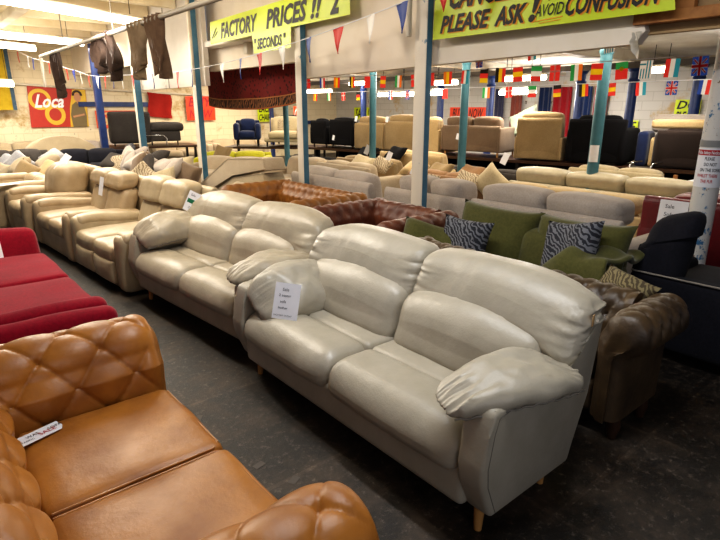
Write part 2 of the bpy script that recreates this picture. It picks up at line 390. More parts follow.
# hanging rail + rags
mb=MB(); mb.tube([(2.45,12.75,2.62),(2.5,4.7,2.62)],.03,10); mb.tube([(2.45,12.72,2.62),(2.45,12.72,2.05)],.028,8)
for y in (11,8.2,5.4): mb.rod((2.5,y,2.62),(2.5,y,3.2),.008,seg=6)
o=mb.build('hanging_rail',plain('grey_pipe','#8e8678',.5)); tag(o,'long grey pipe hung from the ceiling carrying rags and coats','rail')
def cloth(y,w,h,name,label,mat,seed,x=2.5,z=2.66):
    rnd=random.Random(seed); ph=[rnd.random()*6 for _ in range(4)]
    mb=MB()
    def f(i,j):
        u=i/20-.5; v=j/24
        ww=w*(.75+.35*math.sin(ph[0]+v*3.0))*(1-.25*v**4)
        bottom=h*(1-.18*math.sin(ph[1]+u*7)-.1*abs(u))
        return Vector((x+.05*math.sin(u*26+ph[2]+v*2)*(.4+v)+.03*math.sin(u*50),y+u*ww+.05*math.sin(v*4+ph[3]),z-v*bottom))
    mb.grid(f,21,25); o=mb.build(name,mat)
    md=o.modifiers.new('s','SOLIDIFY'); md.thickness=.012
    tag(o,label,'clothing','dark rags hung on the ceiling pipe')
rag=fabric('dark_brown_rag','#43342b','#332620',12); rag2=fabric('taupe_rag','#8a7862','#74634f',12)
cloth(11.7,.5,.72,'hanging_coat','dark brown coat hanging in front of the red poster',rag,1)
cloth(8.95,.62,.46,'hanging_coat','dark brown coat hanging above the dark blue pillar',rag,2)
cloth(8.35,.32,.56,'hanging_coat','black-brown coat hanging right of another coat by the dark blue pillar',rag,6)
cloth(7.3,.5,.58,'hanging_coat','light taupe coat hanging above the teal and white pillar',rag2,3)
cloth(6.62,.46,.60,'hanging_coat','brown coat on the pipe nearest the white panel edge',fabric('brown_rag','#5e4a3a','#4c3a2c',12),4)
# ================================================================= signs and text
def text(s,size,mat,parent,loc,shear=0,off=.0,rot=0,name='lettering',sx=1,ext=0,align='LEFT',fit=0):
    cu=bpy.data.curves.new(name,'FONT'); cu.body=s; cu.size=size; cu.shear=shear; cu.offset=off; cu.align_x=align; cu.extrude=ext; cu.resolution_u=2
    tmp=bpy.data.objects.new(name,cu); COL.objects.link(tmp); bpy.context.view_layer.update()
    me=bpy.data.meshes.new_from_object(tmp); bpy.data.objects.remove(tmp); bpy.data.curves.remove(cu)
    if fit and len(me.vertices):
        a=min(v.co.x for v in me.vertices); b=max(v.co.x for v in me.vertices); sx=fit/(b-a)
        for v in me.vertices: v.co.x-=a
    for v in me.vertices: v.co.x*=sx
    me.materials.clear(); me.materials.append(mat)
    o=bpy.data.objects.new(name,me); COL.objects.link(o); o.parent=parent; o.location=loc; o.rotation_euler=(0,0,rot); return o
ROTX=(PI/2,0,-PI/2)      # local x -> -Y, local y -> Z, faces -X
ROTY=(PI/2,0,0)          # faces -Y
def sheet(mb,pts,z=0):
    vs=[mb.bm.verts.new((x,y,z)) for x,y in pts]; f=mb.bm.faces.new(vs); f.material_index=mb.mi; return mb
orl=plain('orange_outline','#e79a1c',.5)
# PLEASE ASK banner: origin at left bottom corner Y=3.70
b=thing('banner','large lime banner reading please ask to avoid confusion over the opening','banner',(3.86,3.612,2.235),rot=ROTX)
mb=MB(); sheet(mb,[(0,0),(2.04,-.0),(2.02,.1),(2.10,.62),(0.02,.62)]); mb.build('vinyl_sheet',M['neon2'],b,smooth=False)
for dx,mt,z in ((.012,orl,.004),(0,M['black_ink'],.008)):
    text('CANCELLED',.24,mt,b,(.19+dx,.235-dx*.6,z),.35,.008,.0,fit=.95); text('ORDERS',.24,mt,b,(1.22+dx,.27-dx*.6,z),.35,.008,.0,fit=.6)
    text('PLEASE',.185,mt,b,(.09+dx,.05-dx*.6,z),.3,.006,.0,fit=.54); text('ASK',.185,mt,b,(.67+dx,.05-dx*.6,z),.3,.006,.0,fit=.30)
    text('!',.30,mt,b,(.97+dx,.05-dx*.6,z),.3,.009)
    text('CONFUSION',.185,mt,b,(1.29+dx,.055-dx*.6,z),.32,.006,.0,fit=.66)
text('TO',.085,M['black_ink'],b,(1.14,.17,.006),.3,.001,0,fit=.10); text('AVOID',.115,M['black_ink'],b,(1.04,.07,.006),.3,.001,0,fit=.235)
mb=MB(); mb.box((1.16,.045,.004),(.22,.007,.002),M=rotm(z=R(3))); mb.box((1.17,.028,.004),(.18,.005,.002),M=rotm(z=R(3))); mb.build('underline',orl,b,smooth=False)
# FACTORY PRICES banner
b=thing('banner','long lime banner reading factory prices hung high on the left','banner',(3.84,8.08,2.555),rot=(PI/2,R(-.4),-PI/2))
mb=MB(); sheet(mb,[(0,0),(3.31,0),(3.31,.33),(0.03,.30)]); mb.build('vinyl_sheet',M['neon2'],b,smooth=False)
text('FACTORY',.27,M['black_ink'],b,(.35,.055,.004),.3,.010,0,fit=1.06)
text('PRICES',.29,M['black_ink'],b,(1.62,.05,.004),.3,.011,0,fit=.92); text('!!',.29,M['black_ink'],b,(2.60,.05,.004),.3,.011,0,fit=.22)
text('2',.33,M['black_ink'],b,(2.97,.05,.004),.3,.014,0,fit=.17); text('nd',.10,M['black_ink'],b,(3.17,.22,.004),.3,.002,0,fit=.12)
mb=MB(); mb.box((.15,.14,.004),(.20,.018,.002),M=rotm(z=R(38))); mb.box((.20,.12,.004),(.14,.014,.002),M=rotm(z=R(30))); mb.build('stroke',M['black_ink'],b,smooth=False)
b=thing('banner','small lime strip reading seconds hung under the factory prices banner','banner',(3.82,6.80,2.335),rot=(PI/2,R(-.5),-PI/2))
mb=MB(); sheet(mb,[(.03,0),(.92,-.0),(.94,.24),(.0,.24)]); mb.build('vinyl_sheet',M['neon2'],b,smooth=False)
text('" SECONDS "',.17,M['black_ink'],b,(.06,.05,.004),.2,.006,0,fit=.76)
# yellow & orange cards
def card(name,label,loc,w,h,mat,lines,rot=ROTX,ink=None,tilt=0):
    b=thing(name,label,'sign',loc,rot=(rot[0],R(tilt),rot[2]))
    mb=MB(); sheet(mb,[(0,0),(w,0),(w,h),(0,h)]); mb.build('card',mat,b,smooth=False)
    n=len(lines)
    for k,s in enumerate(lines): text(s,h/n*1.05,ink or M['black_ink'],b,(w*.08,h*(n-1-k)/n+h*.16/n,.006),.25,.012*h,fit=w*.84)
    return b
card('price_sign','yellow card reading sale on the far wall above the tan armchair',(12.97,15.9,1.25),1.0,.42,M['neon'],['SALE !!'])
card('price_sign','small yellow card on the wall right of the blue rail, above the cream armchair',(9.55,16.9,1.2),.62,.55,M['neon'],['EACH','CHAIRS'],ROTY)
card('price_sign','yellow card behind the round white pillar reading do please',(12.95,4.98,1.38),.5,.44,M['neon'],['DO','PLEASE'])
card('price_sign','orange card with black writing above the brown sofa',(12.95,11.3,1.33),1.35,.34,M['orange_card'],['BUY IT NOW'])
card('price_sign','yellow card peeping over the black sofa left of the teal column',(12.95,6.75,1.1),.55,.26,M['neon'],['FONT'])
card('price_sign','yellow card peeping over the mauve sofa',(12.95,6.2,1.1),.5,.28,M['neon'],['SALE'])
card('poster','orange poster on the far wall left of the white pillar by the rug',(7.05,16.88,1.28),.95,.72,M['orange_card'],['BUY','NOW'],ROTY,M['red_ink'])
card('poster','orange poster on the wall left of the teal column and black chairs',(9.9,15.2,1.1),.6,.6,M['orange_card'],['OFF'],ROTX,M['paper'])
# red poster with yellow rings and a woman
b=thing('poster','red poster with yellow rings, white script and a standing woman on the far wall','poster',(2.78,16.95,1.15),rot=(PI/2,0,0))
mb=MB(); sheet(mb,[(0,0),(1.42,0),(1.46,1.02),(0.05,1.05)]); mb.build('sheet',plain('red_print','#b5372a',.5),b,smooth=False)
def disc(mb,cx,cy,r0,r1,z,sy=1,a0=0,a1=2*PI,n=24):
    mb.grid(lambda i,j:Vector((cx+(r0 if j==0 else r1)*math.cos(a0+(a1-a0)*i/n),cy+sy*(r0 if j==0 else r1)*math.sin(a0+(a1-a0)*i/n),z)),n+1,2); return mb
mb=MB(); disc(mb,.30,.72,.18,.27,.004); disc(mb,.62,.33,.15,.25,.005,1.1); sheet(mb,[(.95,.0),(1.42,0),(1.45,1.0),(1.12,.98),(1.0,.5)],.003); mb.build('yellow_rings',plain('yellow_print','#d9b23c',.5),b,smooth=False)
text('Loca',.46,M['paper'],b,(.14,.52,.008),.4,.012,0,sx=.8)
mb=MB(); sheet(mb,[(1.02,0),(1.38,0),(1.40,.30),(1.36,.58),(1.26,.66),(1.16,.66),(1.06,.58),(1.0,.32)],.009); mb.build('printed_dress',plain('olive_print','#7a6a4a',.5),b,smooth=False)
mb=MB(); disc(mb,1.22,.78,.0,.09,.012,1.25); sheet(mb,[(1.19,.62),(1.25,.62),(1.25,.7),(1.19,.7)],.011); mb.box((1.2,.30,.012),(.3,.05,.002),M=rotm(z=R(12))); mb.build('printed_face',plain('skin_print','#c08c68',.5),b,smooth=False)
mb=MB(); disc(mb,1.22,.84,.07,.13,.014,1,R(-10),R(190)); mb.build('printed_hair',M['dark_wood'],b,smooth=False)
card('poster','faded red and cream poster left of the dark grey sofa on the rack',(4.4,16.93,1.1),1.1,.48,plain('faded_red','#d65c3c',.5),['Sale'],ROTY,plain('cream_print','#e0c08a',.5))
mb=MB(); mb.grid(lambda i,j:Vector((5.9+i*.1+.03*math.sin(j),16.9-.02*math.sin(i*1.3),2.1-.115*j-.01*i)),8,7); o=mb.build('red_flag',fabric('red_cloth','#a52a22','#8e1f1a')); tag(o,'dark red cloth hanging on the far wall above the sofa seat','cloth')
# blue and yellow flag left
b=thing('flag','large blue and yellow flag hanging high at the left edge','flag',(1.45,16.6,1.6),0)
def hang(x0,x1,z1,mat,name):
    mb=MB(); mb.grid(lambda i,j:Vector((x0+(x1-x0)*i/10,.03*math.sin((x0+(x1-x0)*i/10)*9),z1*j/8)),11,9); mb.build(name,mat,b)
hang(.0,.945,1.46,fabric('flag_yellow','#b59a2a','#a58a20',12),'yellow_field'); hang(.945,1.03,1.46,fabric('flag_blue','#4c6072','#3f5262',12),'blue_field')
# rug
rm,nt,bb=newmat('red_patterned_rug'); v=coords(nt,(1,1,1)); ck=N(nt,'ShaderNodeTexVoronoi'); ck.inputs['Scale'].default_value=16; nt.links.new(v,ck.inputs['Vector'])
c=mixc(nt,ramp(nt,ck.outputs['Distance'],.25,.4),lin('#3c120e'),lin('#6e1c18')); nt.links.new(c,bb.inputs['Base Color']); bb.inputs['Roughness'].default_value=.95
rg=thing('hanging_rug','dark red patterned rug hung up behind the white pillar','rug',(4.72,8.6,0),0)
def rugf(u,v): # u 0..1 along Y decreasing, v 0..1 down
    y=1.62-u*3.35; top=2.36-.02*math.sin(u*9); sag=1.62+.16*(abs(u-.42)*1.7)**2.4
    return y,top,sag
def ruggrid(v0,v1,x,nm,mat):
    mb=MB()
    def f(i,j):
        u=i/40; y,t,s_=rugf(u,0); vv=v0+(v1-v0)*j/10
        return Vector((x+.02*math.sin(u*22+vv*2),y,t+(s_-t)*vv))
    mb.grid(f,41,11); mb.build(nm,mat,rg)
ruggrid(0,1,0,'field',rm); ruggrid(.78,.97,-.012,'border',zigzag('rug_border','#22120d','#8c5a34',14)); ruggrid(.755,.78,-.016,'edge_stripe',plain('rug_stripe','#a87242',.9)); ruggrid(.97,1.0,-.016,'edge_stripe',plain('rug_stripe2','#a05a30',.9))
mb=MB(); mb.tube([(4.72,10.3,2.36),(4.72,6.8,2.36)],.015,6)
for y in (10.2,8.6,6.9): mb.rod((4.72,y,2.36),(4.72,y,2.6),.006,seg=5)
o=mb.build('rug_rail',M['black_metal']); tag(o,'thin dark rail holding up the hanging red rug','rail')
# drapes on right wall
for (y,w,hx,l) in ((8.1,.36,'#1d2a4c','navy'),(7.62,.5,'#8e1a22','deep red'),(7.26,.14,'#b9b2aa','white'),(7.0,.3,'#22345e','blue'),(6.62,.34,'#9c2a2c','second red'),(8.95,.35,'#8c4c40','faded brick red'),(9.5,.3,'#3f4058','faded navy')):
    mb=MB(); mb.grid(lambda i,j:Vector((12.9-.03*math.sin(i*1.6),y+w*(i/10-.5),.6+1.55*j/4)),11,5)
    o=mb.build('wall_drape',fabric('drape_'+l.replace(' ','_'),hx,None,20)); tag(o,l+' vertical fabric drape hanging on the grey back wall','drape','vertical drapes on the back wall')
# ---- pennants
PEN=[(97,13.3,2.36,'w')]
ys=[3.74,4.17,4.67,5.18,5.72,6.25,6.75,7.27,8.30]+[8.85,9.39,9.93,10.48,10.97,11.61,12.2,12.75,13.3]
PFAR=[(3.486,13.52,2.34),(3.386,13.75,2.41),(3.298,13.94,2.46),(3.2,14.13,2.5),(3.07,14.41,2.6),(2.96,14.64,2.65),(2.73,15.08,2.75),(2.66,15.22,2.8),(2.52,15.5,2.92)]
cols=['b','w','r','b','w','r','b','w','b','r','w','b','w','r','w','b','r','w','r','b']
def pz(y): return 2.20+.012*(y-9)**2 if y<9 else 2.20+.024*(y-9)
PM={'b':plain('blue_plastic','#24408c',.5),'w':plain('white_plastic','#e6e3dc',.5),'r':plain('red_plastic','#c4281e',.5)}
CN={'b':'blue','w':'white','r':'red'}
def pennant(y,z,c,x=3.6,lab=None):
    mb=MB(); mb.grid(lambda i,j:Vector((.006*math.sin(j*.8+y*3)+.008*math.sin(i*1.5),(.5-i/4)*.20*(1-j/6.15),-.25*j/6)),5,7)
    o=mb.build('pennant',PM[c]); o.location=(x,y,z); o.rotation_euler=(0,0,random.uniform(-.35,.1)); tag(o,lab,'pennant','triangular bunting pennants'); return o
where={0:'nearest the please ask banner',1:'second from the please ask banner',2:'right of the pillar under the factory prices banner',3:'over the header just right of the pillar',4:'in front of the pillar by the rug',5:'above the right half of the rug',6:'above the middle of the rug',7:'above the left half of the rug',8:'at the left end of the rug'}
for k,(y,c) in enumerate(zip(ys,cols)):
    pennant(y,pz(y),c,lab='%s plastic pennant %s'%(CN[c],where.get(k,'far along the string left of the rug')))
for k,(x,y,z) in enumerate(PFAR): pennant(y,z,'rwbrwrbwr'[k],x,lab='%s plastic pennant far along the string left of the rug'%CN['rwbrwrbwr'[k]])
pennant(3.22,2.64,'r',3.55,'red plastic pennant over the top left corner of the please ask banner')
mb=MB(); mb.tube([(3.6,y,pz(y)) for y in [3.22+.35*k for k in range(29)]]+[(x,y,z) for x,y,z in PFAR],.005,5); o=mb.build('bunting_string',M['paper']); tag(o,'thin white string carrying the triangular pennants','string')
# ---- national flags
def flagmat(n,h):
    m,nt,b=newmat(n); b.inputs['Base Color'].default_value=lin(h); b.inputs['Roughness'].default_value=.6
    tr=N(nt,'ShaderNodeBsdfTranslucent'); tr.inputs['Color'].default_value=lin(h); mx=N(nt,'ShaderNodeMixShader'); mx.inputs[0].default_value=.5
    nt.links.new(b.outputs[0],mx.inputs[1]); nt.links.new(tr.outputs[0],mx.inputs[2]); nt.links.new(mx.outputs[0],nt.nodes['Material Output'].inputs['Surface']); return m
FM={k:flagmat('flag_'+k,v) for k,v in dict(red='#ea3f36',white='#f4f0ea',blue='#2f52ac',green='#3ba657',yellow='#f8cc20',orange='#f08028',black='#26221e',teal='#38a0b6',pink='#e2508a').items()}
FL={'german':('h','black','red','yellow'),'belgian':('v','black','yellow','red'),'irish':('v','green','white','orange'),'dutch':('v','red','white','teal'),'spanish':('h','red','yellow','red'),'danish':('x','red','white'),'british':('u','blue','white','red'),'portuguese':('p','green','red','yellow'),'greek':('g','teal','white'),'french':('v','blue','white','red'),'italian':('h','green','white','red'),'romanian':('v','orange','yellow','red'),'plain red':('h','red','red','red')}
def nflag(kind,x,y,z,s,label,grp):
    d=FL[kind]; t=thing('flag',label,'flag',(x,y,z),rot=(PI/2,random.uniform(-.08,.08),-PI/2+random.uniform(-.2,.2)),group=grp)
    w=s*.8;h=s
    # flags hang portrait: stripes built on top of the sheet
    def rect(x0,y0,x1,y1,c,zz,nm):
        mb=MB(); sheet(mb,[(x0-w/2,y0-h),(x1-w/2,y0-h),(x1-w/2,y1-h),(x0-w/2,y1-h)],zz); mb.build(nm,FM[c],t,smooth=False)
    if d[0]=='h':
        for k in range(3): rect(0,h*(2-k)/3,w,h*(3-k)/3,d[1+k],0,'stripe')
    elif d[0]=='v':
        for k in range(3): rect(w*k/3,0,w*(k+1)/3,h,d[1+k],0,'stripe')
    elif d[0]=='x':
        rect(0,0,w,h,d[1],0,'field'); rect(w*.42,0,w*.58,h,d[2],.002,'cross'); rect(0,h*.55,w,h*.67,d[2],.002,'cross')
    elif d[0]=='u':
        rect(0,0,w,h,d[1],0,'field')
        for zz,ww,c in ((.002,.16,'white'),(.003,.07,'red')):
            for sg in (1,-1):
                mb=MB(); mb.box((0,-h/2,zz),(w*1.2,h*ww*.8,.001),M=rotm(z=sg*R(50))); mb.build('saltire',FM[c],t,smooth=False)
        rect(w*.38,0,w*.62,h,'white',.005,'cross'); rect(0,h*.38,w,h*.62,'white',.005,'cross'); rect(w*.43,0,w*.57,h,'red',.007,'cross'); rect(0,h*.43,w,h*.57,'red',.007,'cross')
    elif d[0]=='p':
        rect(0,h*.6,w,h,'green',0,'stripe'); rect(0,0,w,h*.6,'red',0,'stripe'); mb=MB(); disc(mb,0,-h*.4,0,h*.14,.003); mb.build('emblem',FM['yellow'],t,smooth=False)
    elif d[0]=='g':
        rect(0,0,w,h,'white',0,'field')
        for k in range(4): rect(w*(.1+.22*k),0,w*(.2+.22*k),h*(1 if k>1 else .55),'teal',.002,'stripe')
        rect(0,h*.75,w*.5,h*.84,'teal',.002,'stripe')
LO=[(700,'british'),(672,'dutch'),(645,'greek'),(620,'portuguese'),(597,'spanish'),(576,'irish'),(555,'danish'),(536,'italian'),(517,'spanish'),(500,'belgian'),(484,'german'),(466,'dutch'),(451,'british'),(438,'romanian')]
def ypx(px,X):
    t=(px-360)/564.; ca,sa=math.cos(R(39.8)),math.sin(R(39.8)); return X*(ca-sa*t)/(sa+ca*t)
# world Y positions of the near flag string (plane X=5.2) and far one (plane X=8)
names_near=[('british',1.86),('dutch',2.07),('greek',2.29),('portuguese',2.51),('spanish',2.74),('irish',2.95),('danish',3.18),('italian',3.39),('spanish',3.62),('belgian',3.84),('german',4.06),('dutch',4.33),('romanian',4.60),('plain red',4.88),('danish',5.16),('irish',5.45),('spanish',5.75),('plain red',6.08),('belgian',6.42),('romanian',6.78),('french',7.15),('danish',7.55),('german',7.95)]
for k,(n,y) in enumerate(names_near):
    z=2.06+.004*(y-3)**2*.4+.01*math.sin(y*2)
    pos='fourth bay' if y>6 else 'middle bay' if y>3.9 else 'right bay'
    nflag(n,5.2,y,z,.15,'small %s style flag on the near string, %d%s from the round white pillar'%(n,k+1,'st' if k==0 else 'nd' if k==1 else 'rd' if k==2 else 'th'),'national flags on the near string')
mb=MB(); mb.tube([(5.2,1+.4*k,2.065+.004*((1+.4*k)-3)**2*.4) for k in range(19)],.004,5); o=mb.build('bunting_string',M['paper']); tag(o,'near white string of national flags in the back hall','string')
far=['french','british','dutch','spanish','belgian','german','italian','danish','irish','spanish','plain red','dutch','british','french','spanish','german','danish','irish','romanian','plain red','dutch','belgian','spanish','danish','british','irish']
for k,n in enumerate(far):
    y=2.76+.39*k*(1+.012*k)
    nflag(n,8.0,y,1.99-.0,.175,'small %s style flag on the far string, %d%s from its right end'%(n,k+1,{1:'st',2:'nd',3:'rd',21:'st',22:'nd',23:'rd'}.get(k+1,'th')),'national flags on the far string')
mb=MB(); mb.tube([(8.0,2+.8*k,1.995) for k in range(17)],.005,5); o=mb.build('bunting_string',M['paper']); tag(o,'far white string of national flags in the back hall','string')
for k,(n,y,z,X) in enumerate([('dutch',3.33,2.235,5.0),('british',3.98,2.2,5.0),('greek',2.55,2.25,5.0)]):
    nflag(n,X,y,z,.13,'small %s style flag tucked right under the header edge'%n,'national flags under the header')
# ---- lamps
LP=.7
tubeM=emis('lit_tube','#fff3dc',11)
def lamp(p0,p1,w,label,power=0):
    power*=LP
    p0=Vector(p0);p1=Vector(p1); c=(p0+p1)/2; d=p1-p0; L=d.length; rz=math.atan2(d.y,d.x)
    t=thing('strip_light',label,'ceiling light',c,rz,'fluorescent strip lights')
    mb=MB(); mb.tube([(-L/2,0,0),(L/2,0,0)],w,10); mb.build('tube',tubeM,t)
    mb=MB(); mb.box((0,0,w+.02),(L,w*1.8,.03),bev=.006); mb.build('housing',M['white_paint'],t)
    mb=MB()
    for s_ in (-.35,.35): mb.rod((L*s_,0,w+.05),(L*s_,0,(3.44 if c.x<4 else 2.56)-c.z),.005,seg=5)
    mb.build('hanger',M['black_metal'],t)
    if power:
        l=bpy.data.lights.new('strip_lamp','AREA'); l.shape='RECTANGLE'; l.size=L; l.size_y=.15; l.energy=power; l.color=(1,.92,.80)
        o=bpy.data.objects.new('strip_lamp',l); COL.objects.link(o); o.location=c-Vector((0,0,w+.02)); o.rotation_euler=(0,0,rz)
lamp((.9,8.1,2.9),(3.40,9.2,2.9),.05,'brightest long fluorescent tube at the top left',90)
lamp((1.3,12.0,2.9),(3.22,12.6,2.9),.055,'second fluorescent tube from the top left',70)
lamp((1.6,13.9,2.9),(2.7,14.5,2.9),.05,'third short fluorescent tube at the left edge',40)
lamp((1.6,15.6,2.2),(2.35,15.75,2.2),.07,'small lit tube before the blue and yellow flag',20)
for k,(y0,y1,z,X) in enumerate([(5.68,6.53,2.14,9),(5.86,6.62,1.90,9),(3.6,3.9,2.17,9),(8.0,9.5,1.92,9.0),(12.0,13.1,2.05,9),(10.3,11.2,2.2,9),(9.1,10.1,1.92,9),(7.7,8.3,2.12,9)]):
    lamp((X,y0,z+.03),(X,y1,z+.03),.045,['lit tube above the beige recliner','lower lit tube above the beige recliner','lit tube right of the portuguese style flag','long lit tube over the tan armchairs','lit tube above the black chairs','lit tube over the sale sign','lit tube left of the white pillar','lit tube right of the white pillar'][k],35)
# ================================================================= FURNITURE
def wrinkle(o,amp,sc,seed=0):
    return (noise.noise(Vector((o.x*sc+seed,o.y*sc,o.z*sc)))) * amp
def hero_sofa(label,loc,rz,mat,W=1.95,tagpos=True,lean_left=True,seed=1):
    """high-back two seater; local: faces -Y, front y=0, width along x"""
    t=thing('leather_sofa',label,'sofa',loc,rz); hw=W/2
    # side panels
    for s in (-1,1):
        x0,x1=(hw-.125,hw) if s>0 else (-hw,-hw+.125)
        mb=MB(); ol=[(.045,.14),(-.02,.30),(-.03,.38),(.0,.52),(.022,.60),(.06,.612),(.12,.612),(.47,.585),(.60,.65),(.70,.81),(.75,.82),(.77,.77),(.70,.45),(.60,.14)]
        mb.prism(ol,x0,x1,'x',bev=.022,seg=4); a=mb.build('side_panel',mat,t,ang=35)
        xx=(hw-.004)*s
        xx=hw*s
        mb=MB(); mb.tube([(xx,.070,.16),(xx,.012,.30),(xx,.004,.38),(xx,.03,.52),(xx,.052,.578),(xx,.12,.587),(xx,.46,.560)],.0022,6); mb.build('seam',M['seam_grey'],a)
    iw=hw-.12
    mb=MB(); mb.cush((0,.325,.235),(2*iw+.02,.65,.19),.03,(0,.006,0),10); mb.build('front_rail',mat,t)
    # seats
    for s in (-1,1):
        cx=s*iw/2; w=iw-.004
        def fr(o,u):
            if u[1]<0: o.z-=.05*max(0,-u[1]-.1)**2
            o.z+=wrinkle(o,.006,7,seed+s)
            return o
        mb=MB(); mb.cush((cx,.125,.385),(w,.31,.165),.07,(.0,.02,.018),10,f=fr)
        sc_=mb.build('seat_cushion',mat,t)
        mb=MB(); mb.cush((cx,.42,.393),(w,.32,.135),.04,(0,.0,.012),8,f=lambda o,u:o+Vector((0,0,wrinkle(o,.006,7,seed+3)))); mb.build('seat_insert',mat,sc_)
    # lumbar cushions : one per side, leaning
    for s in (-1,1):
        cx=s*iw/2
        def fl(o,u):
            o.z+=.05*(1-u[0]**2)*(1 if u[2]>0 else .0)
            o.y+=.10*u[2]*.5+.0
            o.y-=.02*max(0,-u[2]); o.y+=wrinkle(o,.01,5,seed+5)
            return o
        mb=MB(); mb.cush((cx,.56,.555),(iw-.004,.24,.30),.08,(.0,.05,.02),12,f=fl); mb.build('lumbar_cushion',mat,t)
    # head cushions
    for s in (-1,1):
        w=(hw+.0); cx=s*(w/2-.002)
        def fh(o,u,s=s):
            ox=u[0]*s   # +1 = outer end
            arch=.060*(1-(u[0])**2)
            o.z+=arch*(.35 if u[2]>0 else 1.15)
            if ox>0: o.z-=.055*ox**3*(1 if u[2]>0 else .75); o.y-=.03*ox**3
            o.y+=.075*u[2]
            # gathers at outer end and at inner seam
            e=max(0,abs(u[0])-.55)/.45*(1 if ox>0 else .35)
            g_=noise.noise(Vector((o.x*4,seed,o.z*34)))+.6*noise.noise(Vector((o.x*7,seed+3,o.z*75)))
            o.y+=.020*e*g_; o.x+=.010*e*g_*s; o.z+=.006*e*noise.noise(Vector((o.x*60,o.y*20,seed)))
            g=math.exp(-((u[0]*1.0-.1*s)/.02)**2)
            o.y+=wrinkle(o,.014,5,seed+9)
            if u[1]<0:
                for q in (-.28,.30): o.y+=.008*math.exp(-((u[0]-q)/.014)**2)
            return o
        mb=MB(); mb.cush((cx,.685,.762),(w-.004,.20,.285),.065,(.0,.03,.012),30,f=fh,cs=5); h_=mb.build('head_cushion',mat,t)
        mb=MB(); 
    # back shell
    mb=MB(); mb.prism([(.60,.2),(.66,.78),(.70,.86),(.76,.85),(.77,.80),(.62,.16)],-hw+.1,hw-.1,'x',bev=.02); mb.build('back_panel',mat,t)
    # legs
    for sx in (-1,1):
        for y,tilt in ((.10,0),(.53,.02)):
            mb=MB(); mb.rod((sx*(hw-.10),y+.01,.145),(sx*(hw-.095),y+tilt,0),.026,.016,12); mb.build('leg',M['oak'],t)
    return t
M['seam_grey']=plain('seam_grey','#77726a',.5)
def arm_pillow(parent,mat,x,y,z,L,Wd,T,seed,M3,gather=.008,tp=.28):
    def f(o,u):
        e=max(0,abs(u[1])-.45)/.55
        k=1-tp*abs(u[1])**2.6
        o.x*=k; o.z*=1-(tp+.15)*abs(u[1])**2.2
        g_=noise.noise(Vector((o.x*42+seed*3,o.y*5,seed)))+.6*noise.noise(Vector((o.x*85,o.y*9,seed+4)))
        o.z+=gather*2.2*e*(1 if u[1]<0 else .5)*g_*(1 if u[2]>0 else .4)
        o.y+=gather*.8*e*g_
        o+=Vector((wrinkle(o,.008,9,seed),0,wrinkle(o,.02,8,seed+2)+wrinkle(o,.006,22,seed+5)))
        o.z-=.045*u[1]**2
        return o
    mb=MB(); mb.cush((0,0,0),(Wd,L,T),T*.46,(.015,.015,.02),34,f=f,cs=5)
    p=mb.build('arm_pillow',mat,parent); p.location=(x,y,z); p.rotation_euler=M3
    # piped seam around the outside
    pts=[]
    for k in range(33):
        a=k/32; yy=-L/2*.98+L*.98*a; u=yy/(L/2); kk=1-tp*abs(u)**2.6
        pts.append((Wd/2*kk*1.02+.012*(1-u*u),yy,-.02-.045*u*u+.004*math.sin(k*1.9)))
    mb=MB(); mb.tube(pts,.004,6); mb.build('piping',M['seam_grey'],p)
    return p
A=hero_sofa('large pale grey leather two-seater nearest the camera, with oak peg legs',(1.43,1.965,0),FACE_NX,M['grey_leather'],1.95)
arm_pillow(A,M['grey_leather'],.885,.24,.638,.58,.27,.10,1.0,(R(3),R(6),R(-22)),.008,.42)
arm_pillow(A,M['grey_leather'],-.72,.30,.575,.56,.37,.19,3.0,(R(4),R(38),R(4)),.005,.2)
B=hero_sofa('warm grey leather two-seater second in the row, matching the nearest sofa',(1.455,3.90,0),FACE_NX+R(4.5),M['warm_grey_leather'],1.84,seed=4)
arm_pillow(B,M['warm_grey_leather'],.86,.27,.645,.60,.26,.11,2.0,(R(3),R(6),R(-14)))
arm_pillow(B,M['warm_grey_leather'],-.78,.33,.63,.58,.34,.20,5.0,(R(3),R(20),R(2)),.004,.12)
mb=MB(); mb.box((0,0,0),(.004,.022,.05),bev=.001); o=mb.build('fabric_tab',plain('beige_tab','#b8966a',.7),A); o.location=(.977,.66,.80); o.rotation_euler=(0,0,R(10))
# ---------------------------------------------------------------- chesterfield
def tuft(s,t,a,b,amp):
    """s along length, t across. diamond quilting"""
    p=s/a+t/(2*b); q=s/a-t/(2*b)
    sp=abs(math.sin(PI*p)); sq=abs(math.sin(PI*q))
    r2=sp*sp+sq*sq
    dome=(sp*sq)**.8
    return -amp*(.20*math.exp(-min(sp,sq)/.06)+.66*math.exp(-(r2**.5)/.30)+.20*(1-dome))
def arc(cx,cy,r,a0,a1,n): return [(cx+r*math.cos(R(a0+(a1-a0)*k/n)),cy+r*math.sin(R(a0+(a1-a0)*k/n))) for k in range(n+1)]
def resample(P,step):
    L=[0]
    for i in range(1,len(P)): L.append(L[-1]+math.dist(P[i],P[i-1]))
    n=int(L[-1]/step); out=[];ls=[]
    j=0
    for k in range(n+1):
        d=L[-1]*k/n
        while j<len(L)-2 and L[j+1]<d: j+=1
        w=(d-L[j])/max(1e-9,L[j+1]-L[j]); out.append((P[j][0]+(P[j+1][0]-P[j][0])*w,P[j][1]+(P[j+1][1]-P[j][1])*w)); ls.append(d)
    return out,ls
def rollprofile(z0,h,t,rr,seat=.3):
    """(out,z): inner face at out=0 from z=seat up, roll over, outer face down. h top height, t thickness"""
    cx=t*.55; cz=h-rr
    P=[(0.0,z0),(0.0,seat),(-.005,cz-.05)]+[(cx-rr+ .0 if False else p[0],p[1]) for p in arc(cx,cz,rr,175,-60,26)]+[(t*.62,cz-rr*1.1),(t*.6,z0)]
    return P
